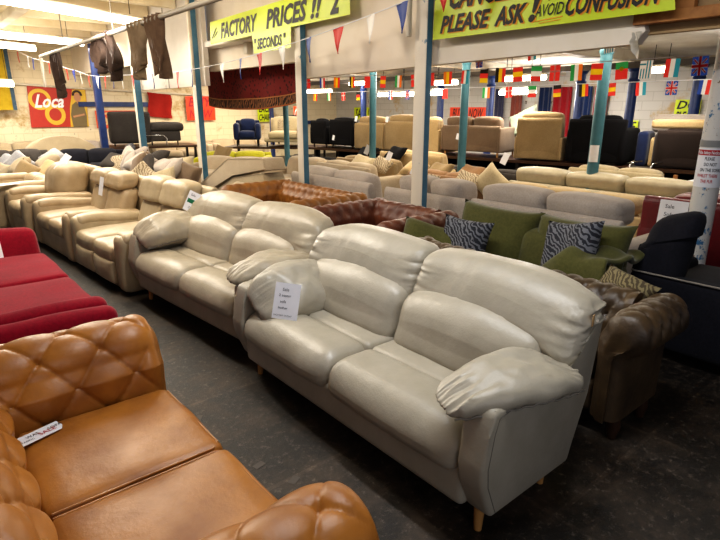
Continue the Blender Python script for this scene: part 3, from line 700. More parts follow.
def roll(name,mat,parent,length,prof,ax,org,out,a,b,amp,tend,step=.02,ends=(1,1),off=0.,endr=.09,bulge=.03):
    """sweep profile: s runs 0..length along ax (unit Vector), out dir vector, org Vector"""
    P,ls=resample(prof,step); n=len(P); ns=max(8,int(length/step))
    # closed centre for end rounding
    cxm=sum(p[0] for p in P)/n; 
    nrm=[]
    for i in range(n):
        x0,z0=P[max(0,i-1)];x1,z1=P[min(n-1,i+1)]; d=math.hypot(x1-x0,z1-z0); nrm.append((-(z1-z0)/d,(x1-x0)/d))
    mb=MB(); S=[]
    ne=6
    for k in range(ns+1): S.append(length*k/ns)
    def pt(s,i):
        x,z=P[i]; nx,nz=nrm[i]
        d=tuft(s+off,ls[i],a,b,amp) if ls[i]<tend else tuft(s+off,tend,a,b,amp)*max(0,1-(ls[i]-tend)/.05)
        if ls[i]<.12: d*=ls[i]/.12
        for e,dist in ((ends[0],s),(ends[1],length-s)):
            if e and dist<.07: d*=dist/.07
        # rounding near ends: pull in surface
        for e,dist in ((ends[0],s),(ends[1],length-s)):
            if e and dist<endr:
                q=1-dist/endr; d-=endr*.55*(1-math.sqrt(max(0,1-q*q)))
        x+=nx*d; z+=nz*d
        return org+ax*s+out*x+Vector((0,0,z))
    V=mb.grid(lambda si,i:pt(S[si],i),ns+1,n)
    # domed end caps
    for e,row,sg,s in ((ends[0],V[0],-1,0),(ends[1],V[-1],1,length)):
        if e:
            hi=[v for v in row if v.co.z>prof[0][1]+.12]
            c=Vector((0,0,0))
            for v in hi: c+=v.co
            c/=len(hi)
            prev=row
            for k in (.82,.55,.28):
                nr=[]
                for v in row:
                    cc=Vector((c.x,c.y,max(prof[0][1],min(c.z,v.co.z))))
                    base=cc+(v.co-cc)*k; dd=bulge*math.sqrt(1-k*k)
                    if k<.5 and v.co.z>c.z-.02: dd-=.012
                    nr.append(mb.bm.verts.new(base+ax*sg*dd))
                for i in range(n-1):
                    q=(prev[i],prev[i+1],nr[i+1],nr[i]); mb.bm.faces.new(q if sg>0 else q[::-1])
                prev=nr
            mb.bm.faces.new(prev if sg>0 else prev[::-1])
        else:
            mb.bm.faces.new(row)
    return mb.build(name,mat,parent,ang=60)
def chesterfield(label,loc,rz,mat,W=1.8,D=.9,h=.74,t=.30,rr=.12,n=2,seat=.46,a=.17,b=.125,amp=.035,step=.02,group=None,seatmat=None,bh=None):
    T=thing('chesterfield_sofa',label,'sofa',loc,rz,group); hw=W/2; iw=hw-t
    prof=rollprofile(.12,h,t,rr,seat-.02); tend=(seat-.14)+ (h-rr-seat)+rr*3.3
    for s in (-1,1):
        if s>0: roll('arm',mat,T,D-.02,prof,Vector((0,1,0)),Vector((iw,0,0)),Vector((1,0,0)),a,b,amp,tend,step,(1,0))
        else: roll('arm',mat,T,D-.02,prof,Vector((0,1,0)),Vector((-iw,0,0)),Vector((-1,0,0)),a,b,amp,tend,step,(1,0))
    bp=rollprofile(.12,bh or h,t,rr,seat-.02)
    roll('back',mat,T,2*(iw+.04),bp,Vector((1,0,0)),Vector((-iw-.04,D-t+.0,0)),Vector((0,1,0)),a,b,amp,tend+((bh or h)-h),step,(0,0),off=.04)
    mb=MB(); mb.cush((0,(D-t)/2+.02,.21),(2*iw+.02,D-t,.18),.03,(0,.006,0),6); mb.build('front_rail',mat,T)
    w=2*iw/n
    for k in range(n):
        cx=-iw+w*(k+.5)
        mb=MB(); mb.cush((cx,(D-t)/2-.0,seat-.075),(w-.004,D-t-.0,.145),.035,(0,.01,.014),10,f=lambda o,u:o+Vector((0,0,wrinkle(o,.006,5,k)))); c=mb.build('seat_cushion',seatmat or mat,T)
        y0=.012; zt=seat-.012
        pts=[(cx-w/2+.012,(D-t)-.02,zt),(cx-w/2+.012,y0+.03,zt),(cx-w/2+.04,y0,zt),(cx+w/2-.04,y0,zt),(cx+w/2-.012,y0+.03,zt),(cx+w/2-.012,D-t-.02,zt)]
        mb=MB(); mb.tube(pts,.005,6); mb.build('piping',mat,c)
    for sx in (-1,1):
        for y in (.08,D-.1):
            mb=MB(); mb.tube([(sx*(hw-.14),y,.125),(sx*(hw-.14),y,.07),(sx*(hw-.14),y,0)],[.03,.038,.022],12); mb.build('leg',M['dark_wood'],T)
    return T
O=chesterfield('orange tan leather chesterfield filling the bottom left, facing the grey sofas',(.72,1.64,0),FACE_PX,M['orange_leather'],W=1.80,D=.92,h=.765,t=.33,rr=.145,n=2,seat=.47,a=.23,b=.15,amp=.046,step=.008,bh=.76)
chesterfield('tan leather chesterfield loveseat behind the warm grey sofa',(2.84,5.22,0),FACE_NX,M['tan_cf'],W=1.7,D=.95,h=.78,t=.26,rr=.1,n=2,a=.13,b=.12,amp=.034,step=.016)
chesterfield('dark brown leather chesterfield armchair-width sofa left of the green sofa',(2.92,3.74,0),FACE_NX,M['brown_cf'],W=1.18,D=.92,h=.75,t=.24,rr=.1,n=1,a=.13,b=.12,amp=.034,step=.022)
chesterfield('black-bronze leather chesterfield half hidden behind the nearest grey sofa',(2.50,1.88,0),FACE_NX,M['black_leather'],W=1.95,D=.50,h=.72,t=.26,rr=.12,n=2,a=.11,b=.12,amp=.04,step=.012)
# ---------------------------------------------------------------- generic sofa
def pillow_mesh(w,h,t,seed=0,n=14,mat=None,name='pillow',parent=None):
    rnd=random.Random(seed); a=rnd.random()*6
    mb=MB()
    for sg in (1,-1):
        def f(i,j):
            u=-1+2*i/n; v=-1+2*j/n
            k=(max(0,1-u**4)*max(0,1-v**4))**.5
            pin=1-.10*(1-abs(v)**2)*abs(u)**3; pin2=1-.10*(1-abs(u)**2)*abs(v)**3
            z=sg*t/2*k*(1+.12*math.sin(3*u+a)*math.cos(2.5*v+a))
            return Vector((u*w/2*pin,v*h/2*pin2,z+.012*math.sin(4*u+a)))
        mb.grid(f,n+1,n+1)
    bmesh.ops.remove_doubles(mb.bm,verts=mb.bm.verts,dist=.0008)
    return mb.build(name,mat,parent,ang=80)
def pillow(label,loc,rot,mat,w=.45,h=.45,t=.16,seed=0,group=None,cat='cushion',name='throw_pillow'):
    o=pillow_mesh(w,h,t,seed,mat=mat,name=name); o.location=loc; o.rotation_euler=tuple(R(x) for x in rot); tag(o,label,cat,group)
    return o
def gsofa(label,loc,rz,mat,W=1.8,D=.9,H=.9,n=2,aw=.2,ah=.6,seat=.44,bt=.22,head=.0,headfrac=.42,puff=.04,legs=.1,r=.05,group=None,name='sofa',cat='sofa',loose=False,lean=.09,hr=.06,tilt=0,arm_r=None,legmat=None,div=6,armmat=None,backlow=0,arms=(1,1),archx=0,upper=True,footrest=False,backmat=None):
    T=thing(name,label,cat,loc,rz,group); hw=W/2; iw=hw-aw; lm=legmat or M['dark_wood']
    mb=MB(); mb.cush((0,D/2,(legs+seat-.14)/2+.0),(W-.02,D-.04,seat-.14-legs),.03,(0,.006,0),4); mb.build('base',mat,T)
    for s in (-1,1):
        if not arms[0 if s<0 else 1]: continue
        mb=MB(); mb.cush((s*(hw-aw/2),D/2-.01,(legs+ah)/2),(aw,D-.0,ah-legs),arm_r or min(.06,aw*.45),(.012,.012,.012),div,f=lambda o,u:o+Vector((0,0,-tilt*(u[1]+1)/2*(1+u[2])/2))); ar=mb.build('arm',mat,T)
        if armmat:
            mb=MB(); mb.cush((s*(hw-aw/2),D*.42,ah-.01),(aw*1.08,D*.8,.10),.045,(0,0,.012),div,f=lambda o,u:o+Vector((0,0,wrinkle(o,.012,8,s)-.03*max(0,-u[1])**4-tilt*(u[1]*.4+.5)))); mb.build('arm_pad',armmat,ar)
    w=2*iw/n
    for k in range(n):
        cx=-iw+w*(k+.5)
        mb=MB(); mb.cush((cx,(D-bt)/2,seat-.07),(w-.006,D-bt+.04,.17),.05,(0,.02,.03),div,f=lambda o,u:o+Vector((0,0,wrinkle(o,.01,6,k)))); sc_=mb.build('seat_cushion',mat,T)
        if footrest:
            mb=MB(); mb.cush((cx,.005,(legs+seat)/2-.03),(w*.93,.08,seat-legs-.16),.03,(0,.03,0),div); mb.build('footrest',mat,sc_)
    bmt=backmat or mat
    mb=MB(); mb.prism([(D-.14,legs+.04),(D-.10,H-.07-backlow),(D-.07,H-.03-backlow),(D-.02,H-.03-backlow),(D,H-.08-backlow),(D-.02,legs+.02)],-hw+.03,hw-.03,'x',bev=.02); mb.build('back_frame',bmt,T)
    for k in range(n):
        cx=-iw+w*(k+.5); ww=w-.006
        bw=ww if not archx else ww+archx
        ccx=cx+(archx/2*(1 if cx>0 else -1) if n>1 else 0)
        zb=seat-.03; zt=H
        def fb(o,u):
            o.y+=lean*(o.z)/max(.1,(zt-zb)); o.y+=wrinkle(o,.014,5,k+3); 
            if u[2]>0: o.z+=.02*(1-u[0]**2)-.012
            return o
        if head:
            zh=zb+(zt-zb)*(1-headfrac)
            mb=MB(); mb.cush((ccx,D-bt-.02,(zb+zh)/2),(bw,bt*.9,zh-zb+.02),.07,(0,puff,0),div,f=fb); bc=mb.build('back_cushion',bmt,T)
            mb=MB(); mb.cush((ccx,D-bt+.02-head*.3,(zh+zt)/2),(bw,bt*.9+head,zt-zh+.01),hr,(0,puff,.01),div+2,f=fb,cs=4); mb.build('headrest',bmt,bc)
        else:
            mb=MB(); mb.cush((ccx,D-bt+.0,(zb+zt)/2),(bw,bt*.95,zt-zb),.07,(0,puff,.01),div+2,f=fb); mb.build('back_cushion',bmt,T)
    if legs>.03:
        for sx in (-1,1):
            for y in (.07,D-.09):
                mb=MB(); mb.rod((sx*(hw-.08),y,legs+.02),(sx*(hw-.075),y,0),.024,.017,8); mb.build('leg',lm,T)
    return T
CL=M['cream_leather']; BL=M['tan_leather_beige']
# row of recliners beyond the grey sofas
gsofa('cream leather two-seat recliner with split footrests, third in the row',(1.29,5.60,0),FACE_NX+R(4),CL,W=1.41,D=1.02,H=.93,n=2,aw=.19,ah=.56,seat=.42,bt=.24,head=.0001,headfrac=.42,puff=.004,lean=.20,hr=.05,tilt=.10,legs=.03,armmat=CL,footrest=True,div=10)
gsofa('beige leather loveseat with fat rolled headrests, fourth in the row',(1.17,7.0,0),FACE_NX+R(4),BL,W=1.36,D=1.0,H=.91,n=2,aw=.19,ah=.56,seat=.42,bt=.24,head=.02,headfrac=.32,puff=.004,lean=.17,hr=.055,tilt=.10,legs=.03,footrest=False,armmat=BL,div=8)
gsofa('beige leather armchair with a tall puffy back, fifth in the row',(1.02,8.28,0),FACE_NX+R(3),BL,W=1.1,D=1.0,H=.93,n=1,aw=.2,ah=.58,seat=.44,bt=.34,head=.06,headfrac=.86,puff=.05,lean=.12,hr=.13,tilt=.06,legs=.03,armmat=BL,div=8)
gsofa('long beige sofa at the left edge beyond the puffy armchair',(.75,9.6,0),FACE_NX+R(3),BL,W=1.45,D=1.0,H=.66,n=2,aw=.2,ah=.60,seat=.44,bt=.2,legs=.03,armmat=BL,div=6)
# crimson sofa, faces +X ; double-roll near arm
def crimson():
    T=thing('crimson_sofa','crimson velvet sofa with twin padded arm rolls at the left edge','sofa',(.78,4.4,0),FACE_PX); m=M['crimson']
    hw=1.3; D=1.1
    mb=MB(); mb.cush((0,D/2,.2),(2*hw-.1,D-.06,.26),.03,(0,.0,0),4); mb.build('base',m,T)
    for k,x in ((0,-.45),(1,.45)):
        mb=MB(); mb.cush((x,.42,.36),(.895,.9,.17),.045,(0,.012,.02),8,f=lambda o,u:o+Vector((0,0,wrinkle(o,.01,4,k)))); mb.build('seat_cushion',m,T)
    mb=MB(); mb.prism([(-1.04,.3),(-.96,.60),(-.90,.63),(-.83,.60),(-.80,.3),(-.80,.1),(-1.04,.1)][::-1],.0,D,'y',bev=.02); 
    mb.bm.clear()
    # local x: near arm is -x (world -Y)
    mb.cush((-1.02,.5,.30),(.15,1.0,.36),.05,(.0,.0,.0),6); a=mb.build('arm',m,T)
    for xx,zz in ((-1.02,.50),(-1.22,.50)):
        mb=MB(); mb.cush((xx,.49,zz),(.135,1.02,.12),.06,(.01,.0,.008),12,f=lambda o,u:o+Vector((0,0,wrinkle(o,.01,6,xx)))); mb.build('arm_roll',m,a)
    mb=MB(); mb.cush((-1.22,.49,.27),(.11,.98,.36),.04,(0,0,0),5); mb.build('arm_panel',m,a)
    mb=MB(); mb.cush((1.05,.5,.40),(.16,1.02,.50),.06,(.02,.01,.01),8,M=Matrix.Identity(3),f=lambda o,u:o+Vector((.10*u[2],0,-.03*max(0,-u[1])))); mb.build('arm',m,T)
    mb=MB(); mb.cush((0,D-.12,.46),(2*hw-.12,.24,.62),.08,(0,.03,.01),8); mb.build('back',m,T)
    for sx in (-1,1):
        for y in (.08,D-.1):
            mb=MB(); mb.rod((sx*1.1,y,.09),(sx*1.1,y,0),.025,.018,8); mb.build('leg',M['dark_wood'],T)
crimson()
# green sofa
G=gsofa('olive green fabric sofa with loose back cushions behind the nearest grey sofa',(3.02,2.36,0),FACE_NX,M['green'],W=1.54,D=.82,H=.76,n=2,aw=.16,ah=.58,seat=.42,bt=.2,puff=.03,legs=.08,backlow=.06,arms=(1,1))
for k,(y,rz) in enumerate(((2.62,3),(1.90,-3))):
    o=pillow_mesh(.76,.56,.22,k+3,mat=M['green'],name='back_cushion',parent=G,n=18); o.location=((2.36-y),.60,.62); o.rotation_euler=(R(74),R(rz*.5),R(rz))
tg='zigzag cushions on the green sofa'
pillow('navy and grey zigzag cushion at the left end of the green sofa',(3.28,2.66,.64),(72,3,-78),M['zig'],.42,.38,.15,1,tg)
pillow('navy and grey zigzag cushion at the right end of the green sofa',(3.42,1.84,.72),(70,-10,-98),M['zig'],.44,.40,.15,2,tg)
pillow('plain olive cushion lying at the left end of the green sofa',(3.16,2.92,.57),(56,8,-68),M['green'],.56,.42,.2,5)
pillow('brown patterned cushion lying flat in front of the zigzag cushion',(3.05,2.58,.53),(22,8,-70),M['zigbrown'],.46,.34,.12,6)
# olive throw over the right arm
mb=MB()
def thr(i,j):
    u=i/18; v=j/22
    y=1.47+.46*u; 
    s=v*1.35
    if s<.5: x=2.78+s*.0+.02; z=.40+s*.55
    x=3.12+.66*v; z=.69+.05*math.sin(PI*min(1,v*1.1))+.02*math.sin(u*9+v*6)+.018*math.sin(v*14-u*5)
    z-=.20*max(0,u-.70)**1.2*2; z-=.22*max(0,.14-v)*8*.8
    return Vector((x+.02*math.sin(u*8),y+.02*math.sin(v*9),z))
mb.grid(thr,19,23); o=mb.build('folded_throw',M['green'],ang=90); o.modifiers.new('s','SOLIDIFY').thickness=.035; md=o.modifiers.new('b','SUBSURF'); md.levels=1; md.render_levels=1
tag(o,'olive green blanket bundled over the right arm of the green sofa','blanket')
pillow('brown and olive patterned cushion wedged behind the black chesterfield arm',(2.95,1.27,.66),(50,6,-110),M['zigbrown'],.36,.26,.09,8)
# navy chaise at right
def chaise():
    T=thing('chaise_sofa','dark navy fabric chaise sofa with pale piping in front of the round white pillar','sofa',(3.70,.77,0),0); m=M['navy']
    # side panel facing -X, running along Y
    mb=MB(); mb.cush((.07,.0,.335),(.14,1.56,.50),.04,(.006,.0,.0),8); bd=mb.build('side_panel',m,T)
    mb=MB(); mb.tube([(.10,.775,.565),(.02,.77,.587),(.0,.74,.59),(-.004,.3,.592),(-.004,-.3,.592),(.0,-.74,.59)],.006,6); mb.build('piping',M['light_grey'],bd)
    mb=MB(); mb.cush((.50,.0,.25),(.74,1.54,.30),.03,(0,0,0),4); mb.build('base',m,T)
    for y in (-.36,.34):
        mb=MB(); mb.cush((.50,y,.43),(.74,.76 if y<0 else .62,.16),.05,(0,0,.02),6); mb.build('seat_cushion',m,T)
    def fc(o,u):
        o.x+=.10*u[2]; o.z+=.05*u[1]*(-1 if u[2]>0 else 0); 
        if u[2]>.3: o.y-=.03; o.x-=.02
        o.x+=wrinkle(o,.02,4,2); return o
    mb=MB(); mb.cush((.20,.64,.73),(.19,.30,.46),.08,(.02,.02,.01),12,f=fc); mb.build('back_cushion',m,T)
    mb=MB(); mb.cush((.66,.70,.38),(.4,.16,.36),.05,(0,.01,.01),6); mb.build('back',m,T)
    for x in (.07,.8):
        for y in (-.7,.7):
            mb=MB(); mb.rod((x,y,.09),(x,y,0),.022,.018,8); mb.build('leg',M['dark_wood'],T)
chaise()
# light grey pair behind the pillars, backs to us
LG=M['mauve_grey']
gsofa('mauve grey fabric sofa with arched headrests, its back to the green sofa',(5.15,2.62,0),FACE_PX,LG,W=1.55,D=.95,H=.93,n=2,aw=.16,ah=.58,seat=.44,bt=.26,head=.04,headfrac=.4,legs=.08,backlow=.1,archx=.08)
gsofa('mauve grey fabric sofa crossed by the white pillar, its back to the brown chesterfield',(5.15,4.02,0),FACE_PX,LG,W=1.26,D=.95,H=.91,n=2,aw=.16,ah=.58,seat=.44,bt=.26,head=.04,headfrac=.4,legs=.08,backlow=.1)
gsofa('mauve grey fabric sofa with humped back behind the tan chesterfield',(5.0,5.53,0),FACE_PX,M['mauve_grey'],W=1.70,D=.95,H=.90,n=2,aw=.12,ah=.62,seat=.44,bt=.22,legs=.08,backlow=.05)
gsofa('burgundy leather sofa at the right edge behind the round white pillar',(6.25,1.45,0),FACE_PX,M['burgundy'],W=1.5,D=1.0,H=.90,n=1,aw=.22,ah=.62,seat=.44,bt=.3,puff=.06,legs=.05,div=8)
# cream row
gsofa('cream leather sofa with smooth rounded headrests seen from behind',(7.28,3.28,0),FACE_PX,M['cl2'] if 'cl2' in M else leather('pale_olive_leather','#b5aa8f','#a69a7e',.4),W=2.36,D=.95,H=.87,n=3,aw=.06,ah=.6,seat=.44,bt=.26,head=.04,headfrac=.45,legs=.05,backlow=.14)
gsofa('sand coloured fabric sofa low in front of the cream leather sofa',(6.15,3.1,0),FACE_PX,M['sand_fab'],W=1.9,D=.85,H=.79,n=3,aw=.16,ah=.6,seat=.42,bt=.26,legs=.05,head=.05,backlow=.12)
gsofa('pale cream fabric sofa with square back cushions below the black sofa',(8.2,3.52,0),FACE_PX,M['cream_fab'],W=1.35,D=.8,H=.86,n=2,aw=.1,ah=.6,seat=.44,bt=.25,legs=.05)
pillow('pale cream cushion standing on its corner left of the cream leather sofa',(6.2,4.62,.66),(80,42,-80),M['cream_fab'],.42,.42,.16,11)
# sofas behind white pillar under rack
gsofa('charcoal fabric sofa under the brown sofa on the rack',(8.45,5.95,0),FACE_PX,M['dark_grey'],W=1.9,D=.7,H=.62,n=2,aw=.12,ah=.6,seat=.44,bt=.25,legs=.05)
gsofa('terracotta and beige sofa with scattered cushions right of the white pillar',(6.95,5.5,0),FACE_PX,M['terracotta_fab'],W=1.4,D=.85,H=.72,n=2,aw=.14,ah=.56,seat=.42,bt=.25,legs=.05)
gsofa('camel fabric sofa left of the white pillar below the tan armchairs',(7.25,7.6,0),FACE_PX,M['tan_fab'],W=1.7,D=.85,H=.78,n=2,aw=.14,ah=.56,seat=.42,bt=.25,legs=.05)
gsofa('pale sand sofa crossed by the white pillar',(8.1,7.4,0),FACE_PX,M['sand_fab'],W=1.7,D=.75,H=.86,n=2,aw=.14,ah=.56,seat=.42,bt=.25,legs=.05)
gsofa('taupe sofa just behind the humped mauve sofa',(6.3,7.0,0),FACE_PX,M['stone_fab'],W=1.4,D=.9,H=.80,n=2,aw=.14,ah=.6,seat=.42,bt=.25,legs=.05)
pg='loose cushions behind the mauve sofas'
for k,(x,y,z,rot,mt,l,w) in enumerate([
 (4.95,4.72,.80,(75,15,-60),'zigcream','cream and taupe patterned cushion between the two mauve sofas',.46),
 (5.15,4.95,.72,(60,30,-50),'cream_fab','cream cushion left of the patterned one behind the tan chesterfield',.40),
 (6.05,4.9,.72,(55,20,-70),'zigcream','patterned cushion right of the white pillar above the mauve sofa',.45),
 (6.5,5.2,.76,(40,10,-80),'terracotta_fab','terracotta cushion lying on the scattered sofa',.5),
 (6.4,5.75,.76,(45,0,-90),'tan_fab','tan cushion lying right of the white pillar',.5),
 (6.35,6.25,.76,(40,8,-85),'sand_fab','sand cushion right behind the white pillar',.5),
 (6.1,6.75,.80,(60,25,-70),'zigcream','small patterned cushion over the taupe sofa',.38),
 (6.2,7.4,.76,(50,10,-80),'cream_fab','flat cream cushion left of the patterned cushion',.55),
 (7.0,8.2,.86,(50,0,-80),'black_fabric','black cushion beneath the tan armchair',.5),
 (7.2,7.6,.88,(50,0,-90),'black_fabric','second black cushion beneath the tan armchair, to its right',.5)]):
    pillow(l,(x,y,z-.06),(rot[0]*.75,rot[1]*.8,rot[2]),M[mt],w*.82,w*.7,.15,20+k,pg)
# ---------------------------------------------------------------- rack
def XR(y): return 7.9+(11.3-y)*.187
rk=thing('display_rack','long timber display rack carrying the row of armchairs','rack',(XR(6.9),6.9,0),R(10.6))
mb=MB(); mb.box((.44,0,.69),(1.0,9.1,.05)); mb.build('deck',M['dark_wood'],rk,smooth=False)
for k in range(6):
    for x in (.02,.88):
        mb=MB(); mb.box((x,-4.4+k*1.76,.335),(.07,.07,.67)); mb.build('post',M['black_metal'],rk,smooth=False)
mb=MB(); mb.box((.94,0,.35),(.03,9.1,.6)); mb.build('back_board',M['black_fabric'],rk,smooth=False)
def rc(label,y0,y1,H,mat,D=.85,n=1,seat=.42,z=.72,dx=0,**k):
    yc=(y0+y1)/2; th=R(10.6)
    # faces +X-ish ; back plane at XR
    X=XR(yc)+D*math.cos(th)+dx; Y=yc+D*math.sin(th)
    return gsofa(label,(X,Y,z),FACE_PX+th,M[mat] if isinstance(mat,str) else mat,hr=.04,W=abs(y1-y0),D=D,H=H,n=n,seat=seat,name='armchair' if n==1 else 'sofa',cat='armchair' if n==1 else 'sofa',**k)
rc('narrow black armchair on the rack, left of another black one, seen from behind',11.42,10.86,.67,'black_fabric',aw=.1,ah=.5,legs=.08)
rc('wide black armchair on the rack left of the tan armchairs, seen from behind',10.80,10.02,.70,'black_fabric',aw=.1,ah=.52,legs=.08,head=.02)
rc('tan fabric armchair crossed by a teal column, seen from behind on the rack',10.0,9.16,.74,'tan_fab',aw=.05,ah=.6,legs=.03,backlow=.10)
rc('tan fabric armchair just left of the white pillar on the rack',9.14,8.2,.78,'tan_fab',aw=.05,ah=.6,legs=.03,backlow=.10)
rc('light tan armchair mostly hidden behind the white pillar on the rack',8.15,7.75,.74,'sand_fab',aw=.05,ah=.5,legs=.03)
rc('brown fabric two-seat sofa with loose top cushions on the rack, crossed by a teal column',7.72,6.40,.76,'brown_fab',n=2,aw=.06,ah=.56,legs=.10,backlow=.13,legmat=M['oak'])
o=pillow_mesh(.62,.5,.14,31,mat=M['pale_green'],name='pale_cushion'); o.location=(9.55,6.42,1.40); o.rotation_euler=(R(62),R(-25),R(-80)); tag(o,'pale green seat cushion leaning behind the beige recliner','cushion')
T=rc('beige recliner with a padded arm sticking out on the rack, seen from behind',6.14,5.25,.85,'tan_fab',aw=.06,ah=.42,seat=.35,legs=.02,backlow=.06)
mb=MB(); mb.cush((.46,.40,.60),(.13,.5,.09),.04,(0,0,.01),5,M=rotm(x=R(-15))); mb.build('arm_pad',M['tan_fab'],T)
mb=MB(); mb.cush((0,0,.27),(.3,.62,.5),.04,(0,0,.01),4); o=mb.build('brown_footstool',M['brown_fab'],loc=(8.6,5.55,0)); tag(o,'brown footstool standing under the beige recliner','footstool')
rc('long black fabric sofa on the rack crossed by a teal column, seen from behind',5.20,4.2,.80,'black_fabric',n=2,aw=.14,ah=.6,legs=.03,backlow=.02)
rc('dark brown sofa with a cream top edge on the rack beside the round white pillar',3.82,2.95,.62,'dbrown_fab',n=1,aw=.12,ah=.55,legs=.02,backlow=.0)
mb=MB(); mb.cush((0,0,0),(.26,1.0,.13),.04,(0,0,.01),6); o=mb.build('cream_cushion',M['sand_fab'],loc=(XR(3.45)+.22,3.45,1.405),rot=(0,0,R(10.6))); tag(o,'long cream cushion lying on top of the dark brown sofa','cushion')
mb=MB(); mb.cush((0,0,0),(.5,.10,.46),.04,(0,0,.01),6); o=mb.build('tan_cushion',M['sand_fab'],loc=(XR(3.9)+.35,3.895,.96),rot=(0,0,R(10.6))); tag(o,'tan side cushion standing at the left of the dark brown sofa','cushion')
mb=MB(); mb.cush((0,0,0),(.22,.85,.28),.07,(0,0,.01),6); o=mb.build('headrest_cushion',M['mauve_grey'],loc=(XR(3.9)+.75,3.72,1.40),rot=(0,R(12),R(10.6))); tag(o,'mauve grey back cushion rising behind the dark brown sofa','cushion')
mb=MB(); mb.cush((0,0,0),(.5,.17,.55),.05,(0,0,.01),6); o=mb.build('blue_cushion',M['blue_fab'],loc=(XR(4.1)+.35,4.06,1.0),rot=(0,0,R(10.6))); tag(o,'navy blue seat cushion on end between the black and dark brown sofas','cushion')
# navy tub chair, cream chair, dark sofa on far racks
rk2=thing('display_rack','timber rack carrying the navy tub chair and cream armchair','rack',(7.75,12.75,0),R(45))
mb=MB(); mb.box((0,0,.66),(1.0,2.6,.05)); mb.build('deck',M['dark_wood'],rk2,smooth=False)
for x in (-.45,.45):
    for y in (-1.2,1.2):
        mb=MB(); mb.box((x,y,.32),(.06,.06,.64)); mb.build('post',M['black_metal'],rk2,smooth=False)
gsofa('small navy tub armchair on thin dark legs on the far rack',(6.95,12.9,.69),R(-32),M['navy2'] if 'navy2' in M else M['blue_fab'],W=.68,D=.65,H=.68,n=1,aw=.13,ah=.58,seat=.36,bt=.16,legs=.17,legmat=M['black_metal'],name='armchair',cat='armchair')
gsofa('black armchair behind the cream one on the far rack',(8.75,13.7,.69),R(150),M['black_fabric'],W=.8,D=.7,H=.76,n=1,aw=.1,ah=.6,legs=.1,name='armchair',cat='armchair')
T=gsofa('cream fabric swivel armchair with patterned cushion behind the white pillar',(7.55,12.15,.69),R(-45),M['cream_fab'],W=1.0,D=.8,H=.74,n=1,aw=.12,ah=.5,seat=.36,bt=.2,legs=.12,legmat=M['black_metal'],name='armchair',cat='armchair',arms=(0,1))
pillow('small patterned cushion on the cream armchair',(7.85,12.55,1.2),(80,0,-45),M['zigcream'],.38,.36,.12,41)
rk3=thing('display_rack','timber rack under the dark grey chaise sofa near the far wall','rack',(5.2,14.9,0),R(-10))
mb=MB(); mb.box((0,0,.68),(2.2,1.2,.05)); mb.build('deck',M['dark_wood'],rk3,smooth=False)
for x in (-1.0,1.0):
    for y in (-.5,.5):
        mb=MB(); mb.box((x,y,.33),(.06,.06,.66)); mb.build('post',M['black_metal'],rk3,smooth=False)
def dchaise():
    T=thing('chaise_sofa','dark charcoal chaise sofa high on the far rack, its back to us','sofa',(4.95,14.6,.71),R(-12)); m=M['dark_grey']
    mb=MB(); mb.cush((-.35,.12,.46),(1.0,.28,.78),.07,(0,.02,.01),8,f=lambda o,u:o+Vector((0,-.06*u[2],0))); mb.build('back',m,T)
    mb=MB(); mb.cush((-.3,.5,.28),(1.05,.7,.28),.05,(0,0,.02),6); mb.build('seat_cushion',m,T)
    mb=MB(); mb.cush((.55,.35,.46),(.85,.75,.2),.08,(0,.02,.03),8); mb.build('chaise_cushion',m,T)
    mb=MB(); mb.cush((.5,.35,.23),(.75,.7,.26),.04,(0,0,0),6); mb.build('base',m,T)
    for x in (-.75,.15,.8):
        mb=MB(); mb.rod((x,.1,.1),(x,.1,0),.02,.015,8); mb.build('leg',M['black_metal'],T)
    mb=MB(); mb.tube([(-.1,-.15,.0),(-.1,-.15,.2),(-.02,-.15,.26),(.4,-.15,.26),(.48,-.15,.2),(.48,-.15,.0)],.014,8); mb.build('metal_hoop',M['chrome'],T)
dchaise()
# chrome frame & white box under right rack
mb=MB()
for y in (0,-.32): mb.tube([(0,y,0),(0,y,.52),(.03,y-.02,.56),(.35,y-.02,.56)],.014,8)
mb.tube([(0,0,.5),(0,-.32,.5)],.012,6); o=mb.build('chrome_chair_frame',M['chrome'],loc=(8.9,3.95,.26)); tag(o,'chrome tubular chair frame below the navy armchair','chair frame')
mb=MB(); mb.cush((0,0,0),(.5,.62,.42),.02,(0,0,0),3); o=mb.build('white_carton',M['paper'],loc=(8.9,2.75,.42)); tag(o,'white carton under the dark brown sofa','box')
mb=MB(); mb.box((0,0,.35),(.06,.06,.7)); mb.box((.0,-.2,.35),(.05,.05,.7)); mb.box((0,-.1,.5),(.05,.2,.05)); mb.box((0,-.1,.2),(.05,.2,.05)); o=mb.build('wooden_frame',M['wood'],loc=(8.75,3.4,0)); tag(o,'small wooden frame standing under the rack near the round pillar','frame')
# stacked upturned beige chaise slabs
def slab(label,P,x0,x1,col):
    T=thing('upturned_sofa',label,'sofa',(3.5,7.0,0),0)
    mb=MB(); mb.prism([(y-7.0,z) for y,z in P],x0,x1,'x',bev=.022); mb.build('frame',M[col],T,ang=30)
    mb=MB(); mb.tube([(x0-.002,y-7.0,z-.004) for y,z in P[:4]],.005,6); mb.build('seam',M[col],T)
slab('upper beige angled sofa back stacked upside down behind the cream recliner',[(8.40,.385),(7.08,.977),(6.14,1.04),(6.07,.885),(7.0,.765),(8.14,.300)],0,.32,'stone_fab')
slab('lower beige angled sofa back in the upside-down stack',[(8.12,.262),(7.0,.715),(6.19,.845),(6.09,.654),(6.95,.547),(7.8,.188)],.02,.34,'beige_fab')
mb=MB(); mb.cush((0,0,.26),(.5,.8,.50),.03,(0,0,0),4); o=mb.build('beige_ottoman',M['beige_fab'],loc=(3.68,6.75,0)); tag(o,'low beige footstool under the stacked sofa backs','ottoman')
